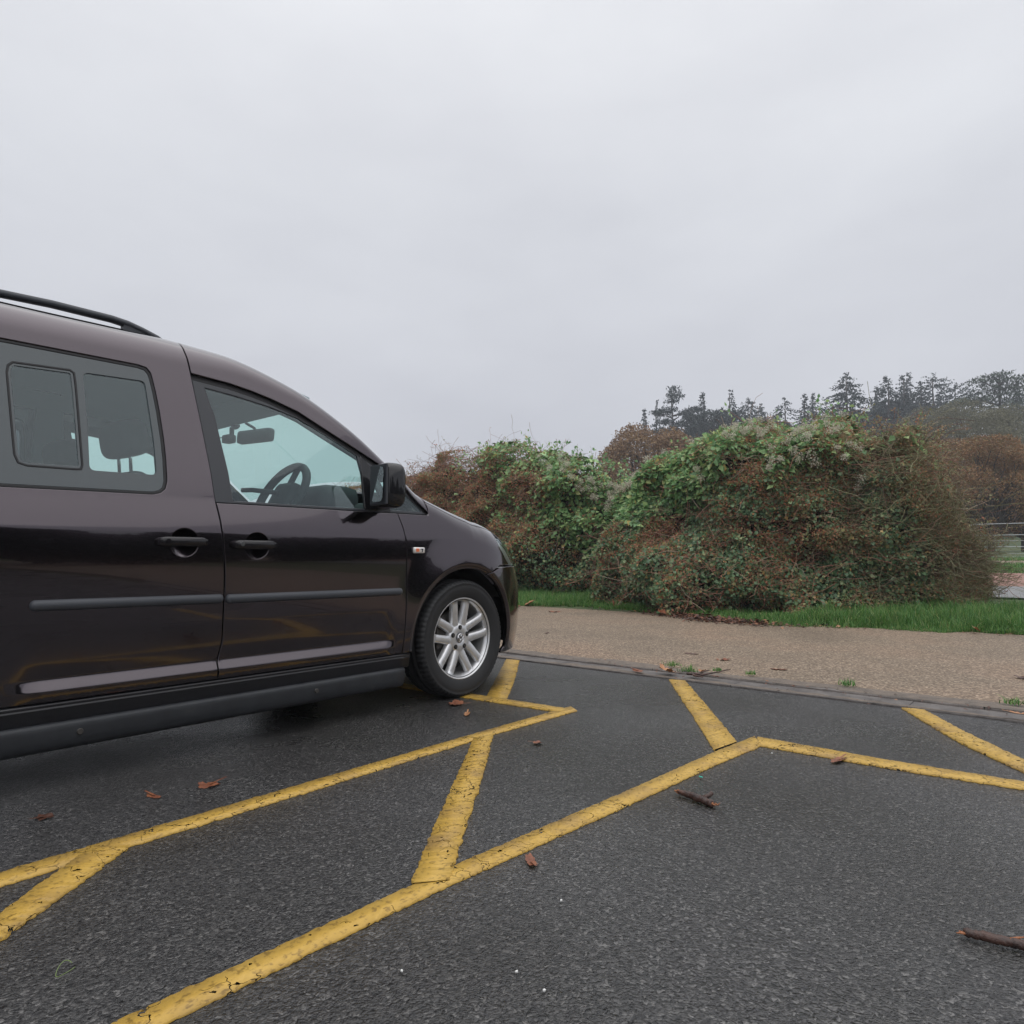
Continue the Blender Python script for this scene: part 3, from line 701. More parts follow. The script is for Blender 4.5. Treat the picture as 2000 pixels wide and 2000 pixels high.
# inside
bm = bmesh.new()
box(bm, (-1.6, 0, .28), (3.3, 1.30, .20)); box(bm, (.34, 0, .48), (.4, .9, .5)); box(bm, (-1.35, .78, .55), (1.85, .02, .56)); box(bm, (-1.35, -.80, .55), (1.85, .02, .56))
box(bm, (-.15, 0, .62), (.3, 1.3, .62))
bm_obj('underbody', bm, M['dark'], CAR)
for sgn in (-1, 1):
    bm = bmesh.new()
    box(bm, (-.92, sgn * .775, .62), (.86, .05, .66), None, .02)
    bm_obj('door_card', bm, M['inner'], CAR)
for sgn in (-1, 1):
    bm = bmesh.new(); vs = [bm.verts.new((x, sgn * y, z)) for x, y, z in ((-1.57, .84, .6), (-1.40, .84, .6), (-1.57, .82, .97), (-1.40, .82, .97), (-1.58, .71, 1.52), (-1.46, .71, 1.52))]
    bm.faces.new((vs[0], vs[1], vs[3], vs[2])); bm.faces.new((vs[2], vs[3], vs[5], vs[4])); r = bmesh.ops.extrude_face_region(bm, geom=bm.faces[:]); bmesh.ops.translate(bm, verts=[v for v in r['geom'] if isinstance(v, bmesh.types.BMVert)], vec=(0, -sgn * .03, 0))
    bm_obj('pillar_trim', bm, M['headliner'], CAR)
# lining inside the rear side wall seen past the sliding pane
bm = bmesh.new(); box(bm, (-3.3, 0, .9), (.05, 1.5, 1.3)); bm_obj('rear_lining', bm, M['inner'], CAR)
hu, hs = np.meshgrid(np.linspace(-3.4, -.88, 24), np.linspace(0, 1, 14), indexing='ij')
s0 = send(hu.ravel(), .15).reshape(hu.shape); s1 = scen(hu.ravel()).reshape(hu.shape)
pp = S(hu.ravel(), (s0 + (s1 - s0) * hs).ravel()) - SN(hu.ravel(), (s0 + (s1 - s0) * hs).ravel()) * .035
i = np.arange(23)[:, None] * 14 + np.arange(13)[None]
hlm = mesh_np('headliner', pp, np.stack([i, i + 1, i + 15, i + 14], -1).reshape(-1, 4), M['headliner'], CAR, True); mirror(hlm)
def seat(y):
    st = blob('seat', (-1.48, y, .77), (.085, .245, .34), .45, M['seat'], CAR, Euler((0, math.radians(-14), 0)), taper=-.08)
    blob('seat_base', (-1.16, y, .56), (.30, .25, .10), .4, M['seat'], st)
    blob('headrest', (-1.545, y, 1.245), (.062, .155, .078), .55, M['seat'], st, Euler((0, math.radians(-14), 0)), taper=-.05)
    for d in (-.06, .06):
        tube_obj('headrest_post', [(-1.535, y + d, 1.10), (-1.545, y + d, 1.22)], .007, M['chrome'], st)
seat(-.37); seat(.37)
bm = bmesh.new()
box(bm, (-.42, 0, .80), (.60, 1.40, .30), None, .06); box(bm, (-.56, -.37, 1.04), (.24, .36, .16), None, .06)
box(bm, (-.46, 0, .99), (.36, 1.10, .09), None, .04)
bm_obj('dashboard', bm, M['inner'], CAR, True)
rot = Matrix.Rotation(math.radians(-62), 4, 'Y'); cen = Matrix.Translation((-.80, -.37, 1.055))
def torus(R, r, n=40, k=10):
    a = np.arange(n) * 2 * PI / n; b = np.arange(k) * 2 * PI / k
    V = np.stack([(R + r * np.cos(b)[None]) * np.cos(a)[:, None], (R + r * np.cos(b)[None]) * np.sin(a)[:, None], np.repeat(r * np.sin(b)[None], n, 0)], -1).reshape(-1, 3)
    i = np.arange(n)[:, None] * k + np.arange(k)[None]; i2 = np.arange(n)[:, None] * k + (np.arange(k)[None] + 1) % k
    j = ((np.arange(n) + 1) % n)[:, None] * k + np.arange(k)[None]; j2 = ((np.arange(n) + 1) % n)[:, None] * k + (np.arange(k)[None] + 1) % k
    return V, np.stack([i, j, j2, i2], -1).reshape(-1, 4)
V, F = torus(.178, .021); sw = mesh_np('steering_wheel', V, F, M['inner'], CAR, True); sw.matrix_world = cen @ rot
bm = bmesh.new(); box(bm, (0, 0, -.02), (.16, .18, .07), None, .03)
for a in (0, 2.2, -2.2): box(bm, (.10 * math.cos(a), .10 * math.sin(a), -.012), (.16, .035, .02), Euler((0, 0, a)).to_matrix(), .005)
bm_obj('wheel_hub', bm, M['inner'], sw, True)
bm = bmesh.new(); box(bm, (-.93, 0, 1.490), (.20, 1.06, .03), Euler((0, .16, 0)).to_matrix(), .01); bm_obj('header_panel', bm, M['headliner'], CAR)
tube_obj('stalk', [(-.82, -.37, 1.07), (-.90, -.27, 1.085), (-.93, -.22, 1.085)], .012, M['inner'], CAR)
bm = bmesh.new(); box(bm, (-.74, .0, 1.41), (.05, .255, .075), Euler((0, .1, .2)).to_matrix(), .02)
rm = bm_obj('rear_view_mirror', bm, M['inner'], CAR, True)
tube_obj('mirror_stem', [(-.73, 0, 1.43), (-.75, 0, 1.455), (-.80, 0, 1.475)], .008, M['inner'], rm)
bm = bmesh.new(); box(bm, (-.86, .06, 1.385), (.05, .07, .045), None, .01); box(bm, (-.85, .05, 1.42), (.02, .02, .06), None, .004); box(bm, (-.83, .05, 1.46), (.035, .045, .03), Euler((0, .6, 0)).to_matrix(), .012)
bm_obj('dash_camera', bm, M['inner'], CAR, True)
tube_obj('camera_cable', [(-.86, .08, 1.40), (-.90, .12, 1.39), (-.93, .16, 1.42), (-.94, .18, 1.46), (-.92, .20, 1.50), (-.98, .22, 1.51)], .003, M['inner'], CAR, 5)
for y in (-.36, .30):
    bm = bmesh.new(); box(bm, (-.86, y, 1.545), (.18, .40, .02), Euler((0, .22, 0)).to_matrix(), .008); bm_obj('sun_visor', bm, M['headliner'], CAR)

# ------------------------------------------------------------------ ground
def sst(a, b, x): return sstep(a, b, np.asarray(x, float))
def GZ(x, y):
    """height of the land"""
    x = np.asarray(x, float); y = np.asarray(y, float)
    z = np.interp(x, [-200, 5.2, 5.7, 8, 10.7, 12.7, 16.5, 22, 26.6, 36, 60], [-.03, -.03, .03, .08, .11, .19, .35, .55, .72, 1.0, 1.3])
    D = (x - CAMPOS[0]) * D0[0] + (y - CAMPOS[1]) * D0[1]; L = (x - CAMPOS[0]) * RIGHT[0] + (y - CAMPOS[1]) * RIGHT[1]
    return z + 8.5 * sst(38, 115, D) * sst(.02, .30, L / np.maximum(D, 1))
def spot(px, D):
    """where a thing D metres away stands, from the bearing it was surveyed at"""
    a = (px - 1000) / FPX; p = CAMPOS + D * (D0 + a * RIGHT); return float(p[0]), float(p[1])
def zat(v, D): return CAMPOS[2] + (1090 - v) / FPX * D
def sheet(name, xs, ys, dz, mt, kind='structure'):
    X, Y = np.meshgrid(xs, ys, indexing='ij'); V = np.stack([X, Y, GZ(X, Y) + dz], -1).reshape(-1, 3); n = len(ys)
    i = np.arange(len(xs) - 1)[:, None] * n + np.arange(n - 1)[None]
    return tag(mesh_np(name, V, np.stack([i, i + n, i + n + 1, i + 1], -1).reshape(-1, 4), mt, None, True), kind=kind)
M['soil'] = mat('grassland', (.05, .075, .025), .9)
noise_on(M['soil'], .35, [(.3, (.040, .062, .020)), (.6, (.06, .085, .028)), (.8, (.075, .075, .035))], detail=8)
gx = np.unique(np.concatenate([np.linspace(-120, 4, 26), np.linspace(4, 30, 60), np.linspace(30, 240, 60)]))
gy = np.unique(np.concatenate([np.linspace(-120, -12, 24), np.linspace(-12, 16, 40), np.linspace(16, 200, 50)]))
sheet('ground', gx, gy, 0, M['soil'])

# asphalt: bound stones, damp patches
m = mat('damp_asphalt', (.05, .05, .052), .45)
t = m.node_tree; c = nd(t, 'ShaderNodeTexCoord')
v = nd(t, 'ShaderNodeTexVoronoi'); v.inputs['Scale'].default_value = 165
w = nd(t, 'ShaderNodeTexNoise'); w.inputs['Scale'].default_value = 60; w.inputs['Detail'].default_value = 2
wm = nd(t, 'ShaderNodeMix', data_type='RGBA', blend_type='LINEAR_LIGHT'); wm.inputs[0].default_value = .012
t.links.new(c.outputs['Object'], w.inputs['Vector']); t.links.new(c.outputs['Object'], wm.inputs[6]); t.links.new(w.outputs['Color'], wm.inputs[7]); t.links.new(wm.outputs[2], v.inputs['Vector'])
sp = nd(t, 'ShaderNodeSeparateColor'); t.links.new(v.outputs['Color'], sp.inputs[0])
r1 = ramp(t, [(0, (.022, .022, .023)), (.5, (.040, .039, .039)), (.88, (.072, .070, .069)), (1, (.15, .145, .14))]); t.links.new(sp.outputs[0], r1.inputs[0])
n1 = nd(t, 'ShaderNodeTexNoise'); n1.inputs['Scale'].default_value = .9; n1.inputs['Detail'].default_value = 6; t.links.new(c.outputs['Object'], n1.inputs['Vector'])
r2 = ramp(t, [(.3, (.62, .60, .58)), (.5, (.95, .95, .95)), (.7, (1.22, 1.22, 1.25))]); t.links.new(n1.outputs['Fac'], r2.inputs[0])
mu = nd(t, 'ShaderNodeMix', data_type='RGBA', blend_type='MULTIPLY'); mu.inputs[0].default_value = 1; t.links.new(r1.outputs[0], mu.inputs[6]); t.links.new(r2.outputs[0], mu.inputs[7])
pit = nd(t, 'ShaderNodeTexNoise'); pit.inputs['Scale'].default_value = 105; pit.inputs['Detail'].default_value = 3; t.links.new(c.outputs['Object'], pit.inputs['Vector'])
rp_ = ramp(t, [(.36, (.28, .28, .28)), (.46, (1, 1, 1))]); t.links.new(pit.outputs['Fac'], rp_.inputs[0])
mu2 = nd(t, 'ShaderNodeMix', data_type='RGBA', blend_type='MULTIPLY'); mu2.inputs[0].default_value = 1; t.links.new(mu.outputs[2], mu2.inputs[6]); t.links.new(rp_.outputs[0], mu2.inputs[7])
t.links.new(mu2.outputs[2], P(m).inputs['Base Color'])
n3 = nd(t, 'ShaderNodeTexNoise'); n3.inputs['Scale'].default_value = 1.1; n3.inputs['Detail'].default_value = 5; t.links.new(c.outputs['Object'], n3.inputs['Vector'])
rr3 = nd(t, 'ShaderNodeMapRange'); rr3.inputs[1].default_value = .3; rr3.inputs[2].default_value = .7; rr3.inputs[3].default_value = .17; rr3.inputs[4].default_value = .42
t.links.new(n3.outputs['Fac'], rr3.inputs[0]); t.links.new(rr3.outputs[0], P(m).inputs['Roughness'])
hh = nd(t, 'ShaderNodeMath', operation='MULTIPLY_ADD'); hh.inputs[1].default_value = -.7; t.links.new(v.outputs['Distance'], hh.inputs[0]); t.links.new(pit.outputs['Fac'], hh.inputs[2])
b = nd(t, 'ShaderNodeBump'); b.inputs['Strength'].default_value = .55; b.inputs['Distance'].default_value = .006; t.links.new(hh.outputs[0], b.inputs['Height']); t.links.new(b.outputs[0], P(m).inputs['Normal'])
M['asphalt'] = m
tag(mesh_np('car_park', [(-40, -30, 0), (1.22, -30, 0), (1.22, 30, 0), (-40, 30, 0)], [np.array([[0, 1, 2, 3]])], m), kind='structure')
# buff path of rolled gravel
m = mat('buff_gravel_path', (.3, .21, .16), .7)
t = m.node_tree; c = nd(t, 'ShaderNodeTexCoord'); v = nd(t, 'ShaderNodeTexVoronoi'); v.inputs['Scale'].default_value = 95; t.links.new(c.outputs['Object'], v.inputs['Vector'])
sp = nd(t, 'ShaderNodeSeparateColor'); t.links.new(v.outputs['Color'], sp.inputs[0])
r1 = ramp(t, [(0, (.085, .062, .043)), (.4, (.165, .124, .086)), (.8, (.24, .185, .13)), (1, (.40, .33, .25))]); t.links.new(sp.outputs[0], r1.inputs[0])
n1 = nd(t, 'ShaderNodeTexNoise'); n1.inputs['Scale'].default_value = .8; n1.inputs['Detail'].default_value = 8; t.links.new(c.outputs['Object'], n1.inputs['Vector'])
r2 = ramp(t, [(.28, (.72, .70, .68)), (.5, (1, .97, .95)), (.72, (1.14, 1.02, .97))]); t.links.new(n1.outputs['Fac'], r2.inputs[0])
mu = nd(t, 'ShaderNodeMix', data_type='RGBA', blend_type='MULTIPLY'); mu.inputs[0].default_value = 1; t.links.new(r1.outputs[0], mu.inputs[6]); t.links.new(r2.outputs[0], mu.inputs[7]); t.links.new(mu.outputs[2], P(m).inputs['Base Color'])
b = nd(t, 'ShaderNodeBump'); b.inputs['Strength'].default_value = .5; b.inputs['Distance'].default_value = .005; b.invert = True; t.links.new(v.outputs['Distance'], b.inputs['Height']); t.links.new(b.outputs[0], P(m).inputs['Normal'])
M['path'] = m
EDGE = lambda y: np.interp(y, [-30, -6, -3, -1.9, -1.2, -.8, 0, .6, 1.3, 2.3, 3.2, 9, 30], [5.8, 5.7, 5.5, 5.3, 5.05, 4.78, 4.95, 5.3, 5.6, 5.65, 5.5, 5.6, 5.7])
ye = np.arange(-30, 30.01, .08); xe = EDGE(ye) + .06 * noise1(ye * 2.1, 3) + .03 * noise1(ye * 7, 4) + .12
V = np.concatenate([np.stack([np.full_like(ye, 1.50), ye, np.full_like(ye, .012)], 1), np.stack([xe, ye, np.full_like(ye, .012)], 1)]); n = len(ye)
i = np.arange(n - 1); tag(mesh_np('path', V, np.stack([i, i + n, i + n + 1, i + 1], 1), m), kind='structure')
# flat kerb of laid blocks between car park and path
M['kerb'] = mat('dirty_concrete', (.12, .105, .095), .75)
noise_on(M['kerb'], 7, [(.25, (.07, .06, .055)), (.45, (.13, .115, .105)), (.62, (.19, .168, .155)), (.8, (.25, .23, .21))], detail=9, rough=.68, coord='Object'); bump_on(M['kerb'], 60, .5, .006, 6)
KB = bpy.data.objects.new('kerb', None); link(KB); KB['kind'] = 'structure'
M['mud'] = mat('silt_in_channel', (.06, .05, .045), .6); noise_on(M['mud'], 9, [(.3, (.05, .044, .042)), (.5, (.11, .098, .092)), (.75, (.17, .155, .145))], detail=8); bump_on(M['mud'], 45, .6, .01, 6)
for k in range(26):
    y = -8 + k * .90
    bm = bmesh.new(); box(bm, (1.44 + .006 * math.sin(k * 3.1), y, -.036), (.115, .897, .112 + .0012 * math.sin(k * 5.7)), Euler((0, 0, .004 * math.sin(k * 7.3))).to_matrix(), .006)
    bm_obj('kerb_stone', bm, M['kerb'], KB)
    bm = bmesh.new(); box(bm, (1.297, y + .3, -.0405), (.18, .898, .10 + .0012 * math.sin(k * 2.2)), Euler((0, 0, .003 * math.sin(k * 4.3))).to_matrix(), .004)
    bm_obj('channel_block', bm, M['mud'], KB)
# silt and gravel washed over the kerb, with ragged edges
ys = np.arange(-8, 14, .025); n = len(ys)
xa = 1.375 + .045 * noise1(ys * 3.1, 61) + .03 * noise1(ys * 11, 62) + .012 * noise1(ys * 31, 63); xb = 1.53 + .05 * noise1(ys * 2.3, 64) + .03 * noise1(ys * 9, 65)
xa = np.clip(xa, 1.388, 1.45); xp = xb; xb = np.minimum(xb, 1.494); V = np.concatenate([np.c_[xa, ys, np.full(n, .0216)], np.c_[np.maximum(xb, xa + .01), ys, np.full(n, .0217)]]); i = np.arange(n - 1)
M['silt'] = mat('washed_silt', (.1, .08, .065), .65); noise_on(M['silt'], 14, [(.3, (.075, .062, .052)), (.5, (.14, .112, .09)), (.7, (.20, .155, .12))], detail=9, rough=.7); bump_on(M['silt'], 70, .7, .01, 6)
tag(mesh_np('kerb_silt', V, np.stack([i, i + n, i + n + 1, i + 1], 1), M['silt']), kind='stuff')
V = np.concatenate([np.c_[np.full(n, 1.49), ys, np.full(n, .0145)], np.c_[np.maximum(xp, 1.50) + .03, ys, np.full(n, .0145)]])
tag(mesh_np('path_silt', V, np.stack([i, i + n, i + n + 1, i + 1], 1), M['silt']), kind='stuff')
xa = 1.20 + .02 * noise1(ys * 4.1, 66) + .012 * noise1(ys * 19, 67); xb = 1.275 + .05 * noise1(ys * 2.9, 68) + .025 * noise1(ys * 13, 69)
xa = np.clip(xa, 1.2125, 1.25); V = np.concatenate([np.c_[xa, ys, np.full(n, .0106)], np.c_[np.maximum(xb, xa + .006), ys, np.full(n, .0108)]])
tag(mesh_np('channel_silt', V, np.stack([i, i + n, i + n + 1, i + 1], 1), M['silt']), kind='stuff')
# far lane, red strip and far path beyond the hedge
M['lane'] = mat('grey_lane', (.19, .19, .195), .5); noise_on(M['lane'], 3, [(.3, (.15, .15, .155)), (.7, (.22, .22, .225))])
M['redpath'] = mat('red_gravel', (.26, .14, .11), .8); noise_on(M['redpath'], 2, [(.3, (.22, .12, .095)), (.7, (.30, .165, .13))], detail=8)
yy = np.linspace(-40, 3, 60)
sheet('lane', np.linspace(10.4, 12.9, 6), yy, .03, M['lane'])
sheet('verge_strip', np.linspace(12.9, 17.0, 6), yy, .03, M['redpath'])
sheet('far_path', np.linspace(22.0, 24.2, 5), yy, .03, M['path'])

# yellow thermoplastic markings, chipped and cracked
m = mat('yellow_marking', (.56, .33, .03), .5)
t = m.node_tree; c = nd(t, 'ShaderNodeTexCoord')
n = nd(t, 'ShaderNodeTexNoise'); n.inputs['Scale'].default_value = 6; n.inputs['Detail'].default_value = 8; t.links.new(c.outputs['Object'], n.inputs['Vector'])
r = ramp(t, [(.3, (.33, .205, .06)), (.5, (.47, .29, .05)), (.75, (.54, .345, .075))]); t.links.new(n.outputs['Fac'], r.inputs[0])
n2 = nd(t, 'ShaderNodeTexNoise'); n2.inputs['Scale'].default_value = 85; n2.inputs['Detail'].default_value = 4; t.links.new(c.outputs['Object'], n2.inputs['Vector'])
r2 = ramp(t, [(.33, (.55, .53, .52)), (.45, (1, 1, 1)), (.7, (1.08, 1.08, 1.08))]); t.links.new(n2.outputs['Fac'], r2.inputs[0])
mu = nd(t, 'ShaderNodeMix', data_type='RGBA', blend_type='MULTIPLY'); mu.inputs[0].default_value = 1; t.links.new(r.outputs[0], mu.inputs[6]); t.links.new(r2.outputs[0], mu.inputs[7]); t.links.new(mu.outputs[2], P(m).inputs['Base Color'])
wn = nd(t, 'ShaderNodeTexNoise'); wn.inputs['Scale'].default_value = 9; wn.inputs['Detail'].default_value = 4; t.links.new(c.outputs['Object'], wn.inputs['Vector'])
wv = nd(t, 'ShaderNodeMix', data_type='RGBA', blend_type='LINEAR_LIGHT'); wv.inputs[0].default_value = .10; t.links.new(c.outputs['Object'], wv.inputs[6]); t.links.new(wn.outputs['Color'], wv.inputs[7])
vc = nd(t, 'ShaderNodeTexVoronoi', feature='DISTANCE_TO_EDGE'); vc.inputs['Scale'].default_value = 11; t.links.new(wv.outputs[2], vc.inputs['Vector'])
k1 = nd(t, 'ShaderNodeMath', operation='LESS_THAN'); k1.inputs[1].default_value = .011; t.links.new(vc.outputs['Distance'], k1.inputs[0])
n4 = nd(t, 'ShaderNodeTexNoise'); n4.inputs['Scale'].default_value = 3.3; t.links.new(c.outputs['Object'], n4.inputs['Vector'])
k2 = nd(t, 'ShaderNodeMath', operation='GREATER_THAN'); k2.inputs[1].default_value = .44; t.links.new(n4.outputs['Fac'], k2.inputs[0])
k3 = nd(t, 'ShaderNodeMath', operation='MULTIPLY'); t.links.new(k1.outputs[0], k3.inputs[0]); t.links.new(k2.outputs[0], k3.inputs[1])
n5 = nd(t, 'ShaderNodeTexNoise'); n5.inputs['Scale'].default_value = 42; n5.inputs['Detail'].default_value = 3; t.links.new(c.outputs['Object'], n5.inputs['Vector'])
k4 = nd(t, 'ShaderNodeMath', operation='GREATER_THAN'); k4.inputs[1].default_value = .70; t.links.new(n5.outputs['Fac'], k4.inputs[0])
k5 = nd(t, 'ShaderNodeMath', operation='MAXIMUM'); t.links.new(k3.outputs[0], k5.inputs[0]); t.links.new(k4.outputs[0], k5.inputs[1])
tr = nd(t, 'ShaderNodeBsdfTransparent'); ms = nd(t, 'ShaderNodeMixShader'); t.links.new(k5.outputs[0], ms.inputs[0]); t.links.new(P(m).outputs[0], ms.inputs[1]); t.links.new(tr.outputs[0], ms.inputs[2]); t.links.new(ms.outputs[0], t.nodes['Material Output'].inputs[0])
b = nd(t, 'ShaderNodeBump'); b.inputs['Strength'].default_value = .4; b.inputs['Distance'].default_value = .003; t.links.new(n2.outputs['Fac'], b.inputs['Height']); t.links.new(b.outputs[0], P(m).inputs['Normal'])
M['yellow'] = m
nline = 0
def marking(name, A, B):
    """two edges (polylines of equal length) -> a strip with broken edges"""
    global nline
    nline += 1; z = .0045 + .0008 * (nline % 5)
    A = np.array(A, float); B = np.array(B, float); L = np.linalg.norm(A[-1] - A[0]); k = max(4, int(L / .008))
    def rs(Q):
        d = np.r_[0, np.cumsum(np.linalg.norm(np.diff(Q, axis=0), axis=1))]; q = np.linspace(0, d[-1], k); return np.stack([np.interp(q, d, Q[:, 0]), np.interp(q, d, Q[:, 1])], 1)
    a, b = rs(A), rs(B); nn = (b - a) / np.maximum(np.linalg.norm(b - a, axis=1, keepdims=True), 1e-6); q = np.arange(k)
    ja = .0020 * rng.normal(size=k) + .0022 * noise1(q * .33, nline) + .008 * np.maximum(noise1(q * .45, nline + 20) - .55, 0); jb = .0020 * rng.normal(size=k) + .0022 * noise1(q * .31, nline + 50) - .012 * np.maximum(noise1(q * .4, nline + 70) - .5, 0)
    a = a + nn * ja[:, None]; b = b + nn * jb[:, None]
    V = np.concatenate([np.c_[a, np.full(k, z)], np.c_[b, np.full(k, z)], np.c_[a, np.full(k, .0005)], np.c_[b, np.full(k, .0005)]])
    i = np.arange(k - 1); F = np.stack([i, i + k, i + k + 1, i + 1], 1)
    F2 = np.stack([i + 2 * k, i, i + 1, i + 2 * k + 1], 1); F3 = np.stack([i + k, i + 3 * k, i + 3 * k + 1, i + k + 1], 1)
    return tag(mesh_np(name, V, [F, F2, F3], M['yellow']), kind='structure')
marking('bay_marking', [(.17, -1.455), (-.5, -1.452), (-1.35, -1.462), (-3.6, -1.50)], [(.11, -1.535), (-.5, -1.522), (-1.35, -1.542), (-3.6, -1.585)])
marking('bay_marking', [(.12, -1.50), (.085, -.95), (.05, -.40), (.04, 1.1)], [(.03, -1.48), (-.01, -.95), (-.035, -.40), (-.05, 1.1)])
marking('bay_marking', [(-1.99, -1.478), (-2.24, -1.70), (-2.9, -2.27)], [(-1.93, -1.55), (-2.27, -1.825), (-2.86, -2.33)])
marking('bay_marking', [(-.585, -1.50), (-.88, -1.72), (-1.3, -2.03), (-1.61, -2.265)], [(-.50, -1.53), (-1.03, -1.94), (-1.41, -2.22), (-1.54, -2.32)])
marking('bay_marking', [(1.205, -.15), (.62, -.575), (.09, -.96)], [(1.21, -.27), (.66, -.69), (.08, -1.11)])
marking('bay_marking', [(.19, -2.375), (-.13, -2.345), (-.8, -2.312), (-1.46, -2.272), (-2.23, -2.252), (-4, -2.23)], [(.06, -2.45), (-.26, -2.418), (-.92, -2.378), (-1.56, -2.332), (-2.16, -2.318), (-4, -2.30)])
marking('bay_marking', [(.185, -2.385), (.165, -2.88), (.18, -3.28), (.18, -4.6)], [(.06, -2.44), (.06, -2.90), (.09, -3.28), (.09, -4.6)])
marking('bay_marking', [(1.18, -1.475), (.55, -1.895), (-.12, -2.335)], [(1.21, -1.565), (.65, -1.95), (.05, -2.355)])
marking('bay_marking', [(1.19, -2.73), (.64, -3.03), (.29, -3.28)], [(1.215, -2.82), (.82, -3.045), (.45, -3.28)])

# ------------------------------------------------------------------ grass
def blades(n, x, y, z, h, wd, name, mt, parent=None, lean=.5):
    a = rng.uniform(0, 2 * PI, n); d = np.stack([np.cos(a), np.sin(a)], 1); s = np.stack([-d[:, 1], d[:, 0]], 1)
    l = h * rng.uniform(.15, lean * 1.6, n); b = np.stack([x, y], 1)
    def pt(f, k): return np.c_[b + d * (l * f * f)[:, None] + s * (wd * k)[:, None], z + h * f * (1 - .35 * f * np.minimum(l / h, 1))]
    V = np.stack([pt(0, 1), pt(0, -1), pt(.5, .8), pt(.5, -.8), pt(1, 0)], 1).reshape(-1, 3); o = np.arange(n)[:, None] * 5
    return mesh_np(name, V, [o + np.array([[0, 1, 3, 2]]), o + np.array([[2, 3, 4]])], mt, parent)
M['grass'] = leaf_mat('grass_blades', [(0, (.045, .12, .028)), (.4, (.08, .21, .045)), (.75, (.13, .29, .065)), (.92, (.22, .33, .09)), (1, (.40, .36, .17))], .45, .3)
n = 150000
y = rng.uniform(-6.5, 9, n); e = EDGE(y); x = e - .02 + 2.4 * rng.random(n) ** 1.5 + .14 * noise1(y * 2.3, 9) + .07 * noise1(y * 9, 10)
cl_ = noise2(x * 4, y * 4, 5) * .5 + noise2(x * 11, y * 11, 6) * .3
bare = (rng.random(n) < .72) & (y > -.75) & (y < .95) & (x < e + .30)
k = ~bare & (cl_ > -.45); x, y, cl_ = x[k], y[k], cl_[k]; n = len(x)
h = np.where((y > -.7) & (y < 1.3), .55, 1.) * (.075 + .085 * cl_ + .055 * rng.random(n) + .09 * (rng.random(n) < .03)) * (.55 + .6 * sst(0, .35, x - EDGE(y))) * np.where(y < -.9, 1.35, 1.0)
tag(blades(n, x, y, GZ(x, y) - .005, np.maximum(h, .025), rng.uniform(.0018, .0035, n), 'verge_grass', M['grass']), kind='stuff')
n = 30000; x = rng.uniform(17, 26.5, n); y = rng.uniform(-6, 2.5, n); k = (x < 21.9) | (x > 24.3); x, y = x[k], y[k]; n = len(x)
tag(blades(n, x, y, GZ(x, y), rng.uniform(.05, .16, n), rng.uniform(.006, .012, n), 'meadow_grass', M['grass']), kind='stuff')

# ------------------------------------------------------------------ leaves
def leaf_cards(c, ax, nr, L, Wd, fold=.0):
    """four-sided leaves: base, left, tip, right"""
    s = np.cross(ax, nr); s /= np.maximum(np.linalg.norm(s, axis=1, keepdims=True), 1e-9); L = L[:, None]; Wd = Wd[:, None]
    m_ = c + ax * L * .42
    return np.stack([c, m_ - s * Wd * .5 + nr * fold * Wd, c + ax * L - nr * fold * L * .6, m_ + s * Wd * .5 + nr * fold * Wd], 1)
def unit(v): return v / np.maximum(np.linalg.norm(v, axis=-1, keepdims=True), 1e-9)
def rdir(n): return unit(rng.normal(size=(n, 3)))
def cards_obj(name, c, ax, nr, L, Wd, mt, parent=None, fold=0.):
    q = leaf_cards(c, ax, nr, L, Wd, fold); n = len(q); o = np.arange(n)[:, None] * 4
    F = [o + np.array([[0, 1, 2]]), o + np.array([[0, 2, 3]])] if fold else [o + np.array([[0, 1, 2, 3]])]
    return mesh_np(name, q.reshape(-1, 3), F, mt, parent)
def leafset(name, c, L, mt, parent=None, up=.35, asp=.6, droop=.0, fold=0., face=0.):
    n = len(c); ax = unit(rdir(n) + np.array([0, 0, -droop])); nr = unit(rdir(n) + np.array([-face * 2.2, 0, up * 3])); nr = unit(nr - ax * np.sum(nr * ax, 1, keepdims=True))
    return cards_obj(name, c, ax, nr, L, L * asp, mt, parent, fold)

# ------------------------------------------------------------------ hedge
M['thorn'] = leaf_mat('thorn_leaves', [(0, (.30, .11, .07)), (.25, (.44, .18, .105)), (.42, (.30, .19, .11)), (.6, (.22, .23, .11)), (.84, (.18, .27, .11)), (.95, (.5, .25, .11)), (1, (.65, .28, .13))], .55, .3)
M['thorn2'] = leaf_mat('olive_thorn_leaves', [(0, (.24, .17, .10)), (.3, (.33, .24, .13)), (.55, (.28, .28, .14)), (.8, (.22, .28, .13)), (.95, (.45, .24, .14)), (1, (.6, .26, .14))], .55, .3)
M['clem'] = leaf_mat('climber_leaves', [(0, (.12, .24, .10)), (.45, (.20, .37, .15)), (.75, (.30, .46, .19)), (.93, (.42, .54, .23)), (1, (.55, .42, .15))], .38, .35)
M['ivy'] = leaf_mat('ivy_leaves', [(0, (.075, .14, .075)), (.5, (.13, .225, .115)), (.85, (.22, .32, .16)), (.96, (.36, .36, .17)), (1, (.50, .30, .12))], .35, .2)
M['core'] = leaf_mat('inner_shade_leaves', [(0, (.020, .022, .014)), (.5, (.035, .04, .022)), (1, (.06, .05, .03))], .7, 0)  # leaves coloured near black, painting in the shade deep inside the bushes
M['seed'] = leaf_mat('seed_heads', [(0, (.42, .39, .30)), (.6, (.58, .54, .44)), (1, (.7, .66, .56))], .8, .3)
M['twig'] = leaf_mat('twigs', [(0, (.12, .07, .055)), (.5, (.24, .125, .09)), (.8, (.34, .16, .11)), (1, (.34, .29, .22))], .8, 0)
